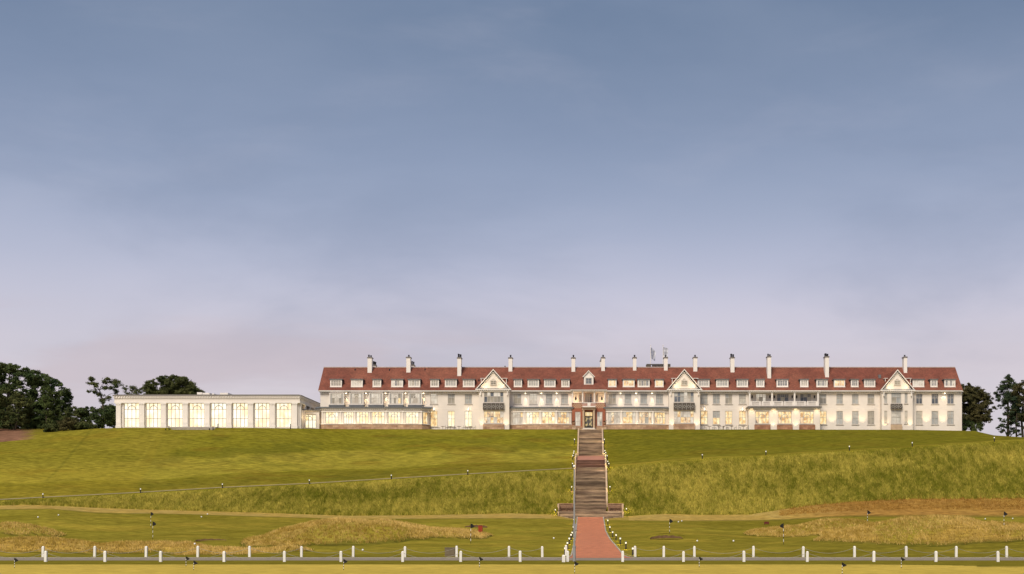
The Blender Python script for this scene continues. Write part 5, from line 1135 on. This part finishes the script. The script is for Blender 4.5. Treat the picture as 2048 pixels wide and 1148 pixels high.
# small white tee markers
MK = [(76, 1035.5), (117, 1031.5), (403, 1035), (415, 1029.5), (389.5, 1090), (725.5, 1102), (1107.5, 1078), (1357, 1045), (1363.5, 1043.2), (1394.5, 1083.4), (1467, 1083.4), (1970.5, 1039), (2025.5, 1038.5)]
for i, (p, q_) in enumerate(MK):
    X0, Y0, Z0 = ground_at(p, q_, 130, 222); mb = MB(); r_ = .12; mb.lathe(X0, Y0, [(.02, Z0 + .0)] + [(r_ * math.sin(a * math.pi / 6) + .002, Z0 + r_ - r_ * math.cos(a * math.pi / 6)) for a in range(1, 7)], 10)
    tag(obj('tee_marker', mb, 'ball', smooth=True), 'small white marker ball on the grass of the course, %s of thirteen' % nth(sorted(m_[0] for m_ in MK).index(p), 13), 'marker', 'white marker balls')
# terrace tables
TB = [(885.6, 'l'), (900.6, 'l'), (918, 'l'), (941, 'l'), (1418.6, 'r'), (1438, 'r'), (1446.5, 'r'), (1463, 'r'), (1487, 'r')]
for i, (p, sd_) in enumerate(TB):
    Y0 = 267.6; X0 = PX(p, Y0); Z0 = 23.9; grp = [q_ for q_ in TB if q_[1] == sd_]
    t = thing('terrace_table', (X0, Y0, Z0), 'small terrace table by the wall %s of the entrance, %s there' % ('left' if sd_ == 'l' else 'right', nth(grp.index((p, sd_)), len(grp))), 'table', 'terrace tables')
    mb = MB(); mb.cyl(X0, Y0, Z0 + .70, Z0 + .74, .45, n=14); obj('tabletop', mb, 'wood', t); mb = MB(); mb.cyl(X0, Y0, Z0 - .3, Z0 + .699, .05, n=8); obj('leg', mb, 'iron', t)
    for s_ in (-1, 1):
        cx_ = X0 + s_ * .85; tt = thing('terrace_chair', (cx_, Y0, Z0), 'small pale chair on the %s side of a terrace table, at x %s' % ('left' if s_ < 0 else 'right', 'left wing' if sd_ == 'l' else 'right wing'), 'chair', 'terrace chairs')
        tt['label'] = '%s chair of the %s terrace table %s of the entrance' % ('left' if s_ < 0 else 'right', nth(grp.index((p, sd_)), len(grp)), 'left' if sd_ == 'l' else 'right')
        mb = MB(); mb.box(cx_ - .22, cx_ + .22, Y0 - .22, Y0 + .22, Z0 + .43, Z0 + .48); obj('seat', mb, 'iron', tt); mb = MB(); mb.box(cx_ + s_ * .2 - .02, cx_ + s_ * .2 + .02, Y0 - .22, Y0 + .22, Z0 + .482, Z0 + .9); obj('backrest', mb, 'iron', tt)
        for q0 in (-.18, .18):
            for q1 in (-.18, .18): mb = MB(); mb.box(cx_ + q0 - .02, cx_ + q0 + .02, Y0 + q1 - .02, Y0 + q1 + .02, Z0 - .25, Z0 + .428); obj('leg', mb, 'iron', tt)

# ------------------------------------------------------------------ trees
leafm = {}
def leafmat(key, c0, c1):
    leafm[key] = mat('leaves_' + key, c0, .85, .35, .9, var2=c1, spec=.15); return leafm[key]
leafmat('dark', (.042, .070, .024), (.095, .118, .036)); leafmat('olive', (.052, .070, .022), (.110, .115, .036)); leafmat('brown', (.050, .052, .020), (.110, .095, .036)); leafmat('pine', (.030, .050, .026), (.062, .080, .034)); leafmat('light', (.055, .085, .024), (.095, .115, .032))
def tree(name, base, blobs, trunk, limbs, key, leaf, dens, label, cat, group='trees around the hotel', Y=280, flat=.8, gaps=.35):
    """blobs: (px, py, rpx, dY); trunk: list of (px, py, r_m)"""
    bx, by = base; X0, Z0 = PX(bx, Y), PZ(by, Y)
    t = thing(name, (X0, Y, Z0), label, cat, group)
    if trunk:
        mb = MB(); mb.tube([(PX(p, Y), Y + .3 * math.sin(k * 2.), PZ(q_, Y)) for k, (p, q_, r_) in enumerate(trunk)], [r_ for _, _, r_ in trunk], 8); obj('trunk', mb, 'bark', t, smooth=True)
        tp = trunk
        lb_ = MB(); 
        for bp in blobs[:limbs]:
            # leave the trunk at the point about level with or below the blob
            cand = [q_ for q_ in tp if q_[1] >= bp[1] - 2] or [tp[-1]]; s0 = min(cand, key=lambda q_: abs(q_[1] - (bp[1] + bp[2] * 1.6)))
            a = Vector((PX(s0[0], Y), Y, PZ(s0[1], Y))); b = Vector((PX(bp[0], Y), Y + bp[3], PZ(bp[1] + bp[2] * .2, Y))); m_ = a.lerp(b, .5) + Vector((0, 0, .35)); r_ = max(.06, s0[2] * .45)
            lb_.tube([a, m_, b], [r_, r_ * .6, r_ * .22], 5)
        if lb_.v: obj('limb', lb_, 'bark', t, smooth=True)
    V = []; extra = [(p + R_(-.5, .5) * r_, q_ + R_(-.3, .5) * r_, r_ * .8, dy + R_(-1, 1)) for (p, q_, r_, dy) in blobs] if len(blobs) < 45 else []
    blobs = [(p, q_, r_ * (1.3 if extra else 1.1), dy) for (p, q_, r_, dy) in blobs] + extra
    for (p, q_, r_, dy) in blobs:
        R = r_ * Y / F; n = int(5.6 * dens * R * R * 12.6 / (leaf * leaf)); c_ = np.array([PX(p, Y), Y + dy, PZ(q_, Y)])
        # sub-clumps spread through the blob
        ns = max(6, int(R * R * 5)); sc = rng.normal(size=(ns, 3)); sc /= np.linalg.norm(sc, axis=1)[:, None]; sc *= (rng.uniform(.2, .95, (ns, 1))) * R; sc[:, 2] *= flat
        which = rng.integers(0, ns, n); off = rng.normal(size=(n, 3)) * R * .22; off[:, 2] *= .6
        pos = c_ + sc[which] + off
        nv = (pos - c_) / max(R, .1) + rng.normal(size=(n, 3)) * .8; nv[:, 2] += .5; nv /= np.linalg.norm(nv, axis=1)[:, None]
        u = np.cross(nv, rng.normal(size=(n, 3))); u /= np.linalg.norm(u, axis=1)[:, None]; w = np.cross(nv, u); s_ = leaf * rng.uniform(.55, 1.15, (n, 1))
        V.append(np.stack([pos - u * s_ * .5, pos - w * s_ * .32, pos + u * s_ * .55, pos + w * s_ * .32], 1))
    V = np.concatenate(V).reshape(-1, 3) - np.array([X0, Y, Z0]); o = tris_object('crown', V, np.arange(len(V)).reshape(-1, 4), None, leafm[key], kind=None); o.parent = t
    return t
R_ = lambda a, b: random.uniform(a, b)
def fill(poly_fn, x0, x1, r0, r1, n, bottom, dy=3):
    """blobs under an outline"""
    out_ = []
    for _ in range(int(n * 3.0)):
        p = R_(x0, x1); tp = poly_fn(p); r_ = R_(r0, r1); q_ = R_(tp + r_ * .8, max(bottom - r_ * .5, tp + r_ * .9)); out_.append((p, q_, r_, R_(-dy, dy)))
    for k in range(int((x1 - x0) / (r0 * .9)) + 1):
        p = x0 + k * r0 * .9; out_.append((p, poly_fn(p) + r0 * .75, r0 * R_(.85, 1.1), R_(-dy, dy) * .5))
    return out_
ol = lambda xs_, ys_: (lambda p: float(np.interp(p, xs_, ys_)))
left_ol = ol([-60, 0, 20, 43, 68, 88, 103, 121, 135, 139], [735, 727, 726, 731, 738, 747, 754, 766, 780, 792])
tree('broadleaf_tree', (12, 860), fill(left_ol, -40, 40, 7, 12, 34, 850), [(12, 862, .5), (14, 820, .4), (18, 780, .3), (20, 750, .15)], 14, 'dark', .36, .62, 'tallest dark tree of the wood at the left edge', 'tree', Y=284)
tree('broadleaf_tree', (66, 860), fill(left_ol, 44, 98, 6, 10, 32, 848), [(66, 862, .4), (64, 820, .32), (68, 780, .22), (70, 760, .1)], 12, 'dark', .34, .62, 'dark tree right of the tallest one in the left wood', 'tree', Y=281)
tree('broadleaf_tree', (112, 860), fill(left_ol, 100, 134, 5, 8, 24, 836), [(112, 862, .3), (114, 825, .25), (112, 795, .15)], 10, 'dark', .32, .6, 'dark tree at the right end of the left wood', 'tree', Y=279)
tree('broadleaf_tree', (93, 861), fill(ol([76, 93, 112], [785, 768, 790]), 78, 110, 4, 7, 18, 850), [(93, 862, .22), (92, 830, .17), (90, 800, .12)], 8, 'light', .28, .5, 'lighter green young tree in front of the dark left wood', 'tree', Y=275)
tree('broadleaf_tree', (35, 862), fill(ol([-10, 20, 60], [785, 775, 800]), -5, 62, 5, 9, 24, 856), [(30, 864, .2), (36, 830, .15), (45, 790, .08)], 8, 'olive', .3, .5, 'olive green tree low in front of the tallest dark tree', 'tree', Y=274)
tree('broadleaf_tree', (196, 855), [(186, 758, 7, 0), (176, 766, 6, 1), (194, 770, 8, -1), (206, 762, 7, 1), (217, 760, 7, 0), (226, 765, 8, 1), (236, 773, 8, 0), (228, 782, 7, 1), (176, 782, 4, 0), (189, 783, 6, 0), (199, 789, 7, 0), (214, 776, 8, 0), (206, 800, 8, 0), (210, 812, 8, 1), (200, 820, 8, 0), (218, 794, 6, 0)],
     [(196, 858, .35), (200, 838, .3), (208, 822, .25), (205, 800, .2), (198, 780, .12)], 14, 'olive', .30, .42, 'open leaning tree with gaps in its crown left of the ballroom', 'tree', Y=277)
tree('broadleaf_tree', (262, 855), [(252, 777, 6, 0), (262, 775, 7, 1), (273, 778, 7, 0), (284, 782, 6, 0), (258, 786, 7, 0), (270, 788, 6, 0), (292, 790, 6, 0)], [(264, 858, .25), (266, 800, .18), (264, 785, .1)], 7, 'olive', .28, .26, 'small sparse tree rising behind the left end of the ballroom', 'tree', Y=300)
tree('broadleaf_tree', (340, 855), fill(ol([286, 300, 318, 345, 372, 385, 405], [782, 762, 752, 749, 753, 770, 784]), 292, 398, 6, 10, 42, 795), [(342, 858, .5), (342, 800, .4), (342, 775, .25)], 16, 'olive', .34, .5, 'broad rounded tree behind the roof of the ballroom', 'tree', Y=305)
tree('broadleaf_tree', (404, 855), [(398, 786, 5, 0), (404, 784, 4, 0), (410, 788, 3, 0)], [(404, 858, .2), (404, 790, .15)], 3, 'olive', .28, .4, 'low tree top at the right of the broad rounded tree', 'tree', Y=306)
def shrub(p0, p1, top, bot, key, label, Y, n=14): 
    tree('shrub', ((p0 + p1) / 2, bot), fill(ol([p0, (p0 + p1) / 2, p1], [top + 6, top, top + 6]), p0 + 3, p1 - 3, 4, 7, n, bot), None, 0, key, .26, .55, label, 'shrub', 'shrubs left of the ballroom', Y=Y)
shrub(132, 168, 812, 858, 'olive', 'rounded shrub right of the dark wood', 274); shrub(160, 200, 812, 857, 'dark', 'dark shrub under the open leaning tree', 273); shrub(192, 234, 818, 856, 'dark', 'dark shrub against the left end of the ballroom', 272, 20); shrub(214, 233, 808, 850, 'dark', 'taller dark bush beside the ballroom corner', 275)
shrub(-8, 34, 822, 862, 'dark', 'dark undergrowth at the extreme left under the tallest tree', 279, 26); shrub(28, 72, 824, 862, 'dark', 'dark undergrowth between the two tallest trees of the left wood', 278, 26); shrub(68, 112, 826, 862, 'dark', 'dark undergrowth behind the lighter green young tree', 279, 26); shrub(100, 144, 818, 860, 'dark', 'dark undergrowth at the right end of the left wood', 277, 26)
shrub(120, 160, 836, 862, 'brown', 'low brownish scrub on the crest right of the wood', 268, 10); shrub(150, 186, 843, 858, 'olive', 'low green scrub between the brown scrub and the ballroom', 267, 8); shrub(88, 124, 846, 866, 'olive', 'low scrub at the edge of the bare earth', 267, 8)
tree('broadleaf_tree', (1943, 862), fill(ol([1920, 1925, 1940, 1958, 1976, 1991, 1996], [770, 765, 770, 777, 786, 801, 815]), 1922, 1972, 6, 10, 46, 850) + [(1984, 806, 7, 0), (1988, 815, 6, 0), (1980, 822, 6, 0), (1972, 830, 5, 0), (1966, 800, 9, 0), (1978, 796, 7, 0)],
     [(1945, 865, .4), (1946, 840, .35), (1944, 810, .25), (1942, 790, .15)], 20, 'brown', .32, .55, 'broad brownish tree at the right end of the hotel', 'tree', Y=279)
tree('broadleaf_tree', (1950, 864), [(1932, 845, 8, 0), (1945, 848, 8, 1), (1957, 850, 7, 0), (1930, 858, 7, 0), (1962, 856, 5, 0), (1948, 859, 7, 0)], [(1950, 866, .2), (1950, 850, .1)], 4, 'dark', .28, .6, 'dark undergrowth tree beneath the broad brownish tree', 'tree', Y=276)
tree('pine_tree', (2016, 876), [(2016, 753, 6, 0), (2022, 758, 6, 1), (2008, 768, 7, 0), (2000, 778, 7, 0), (2024, 775, 8, 0), (2034, 776, 8, 0), (2018, 796, 9, 0), (2026, 810, 8, 0), (2010, 792, 8, 0), (2012, 826, 6, 0), (2004, 850, 6, 0), (2014, 852, 6, 0), (2024, 846, 6, 0), (2034, 862, 6, 0), (2010, 762, 6, 0), (2023, 763, 6, 0), (2004, 772, 6, 0), (2016, 772, 8, 0), (2030, 770, 7, 0), (1992, 786, 5, 0), (2003, 785, 8, 1), (2016, 788, 9, 0), (2030, 785, 8, 0), (1996, 797, 6, 0), (2010, 802, 8, 0), (2024, 800, 7, 0), (2002, 812, 5, 0), (2016, 818, 6, 0), (2000, 838, 4, 0), (2008, 842, 5, 0), (2022, 832, 6, 0), (1998, 856, 4, 0), (2006, 862, 5, 0), (2018, 866, 6, 0), (2026, 858, 5, 0)],
     [(2016, 878, .32), (2017, 840, .28), (2015, 800, .2), (2016, 756, .08)], 22, 'pine', .26, .5, 'tall dark pine with a pointed top near the right edge', 'pine tree', Y=272)
tree('pine_tree', (2045, 876), fill(ol([2022, 2035, 2048, 2075], [782, 768, 759, 765]), 2026, 2085, 6, 9, 40, 845) + [(2036, 852, 5, 0), (2048, 856, 6, 0)], [(2046, 880, .3), (2044, 840, .25), (2046, 800, .18), (2050, 775, .1)], 16, 'brown', .28, .45, 'brownish pine cut by the right edge of the view', 'pine tree', Y=270)
tree('pine_tree', (2033, 876), [(2030, 800, 7, 0), (2036, 808, 7, 0), (2024, 826, 6, 0), (2030, 815, 6, 0), (2038, 825, 6, 0), (2026, 838, 6, 0), (2036, 845, 6, 0), (2030, 865, 5, 0), (2038, 868, 4, 0)], [(2033, 878, .2), (2033, 850, .16), (2034, 815, .08)], 6, 'pine', .26, .45, 'low pine with bare trunk between the two taller pines', 'pine tree', Y=269)
import sys; print('objects', len(bpy.data.objects), 'tris ~', sum(len(m_.polygons) for m_ in bpy.data.meshes))
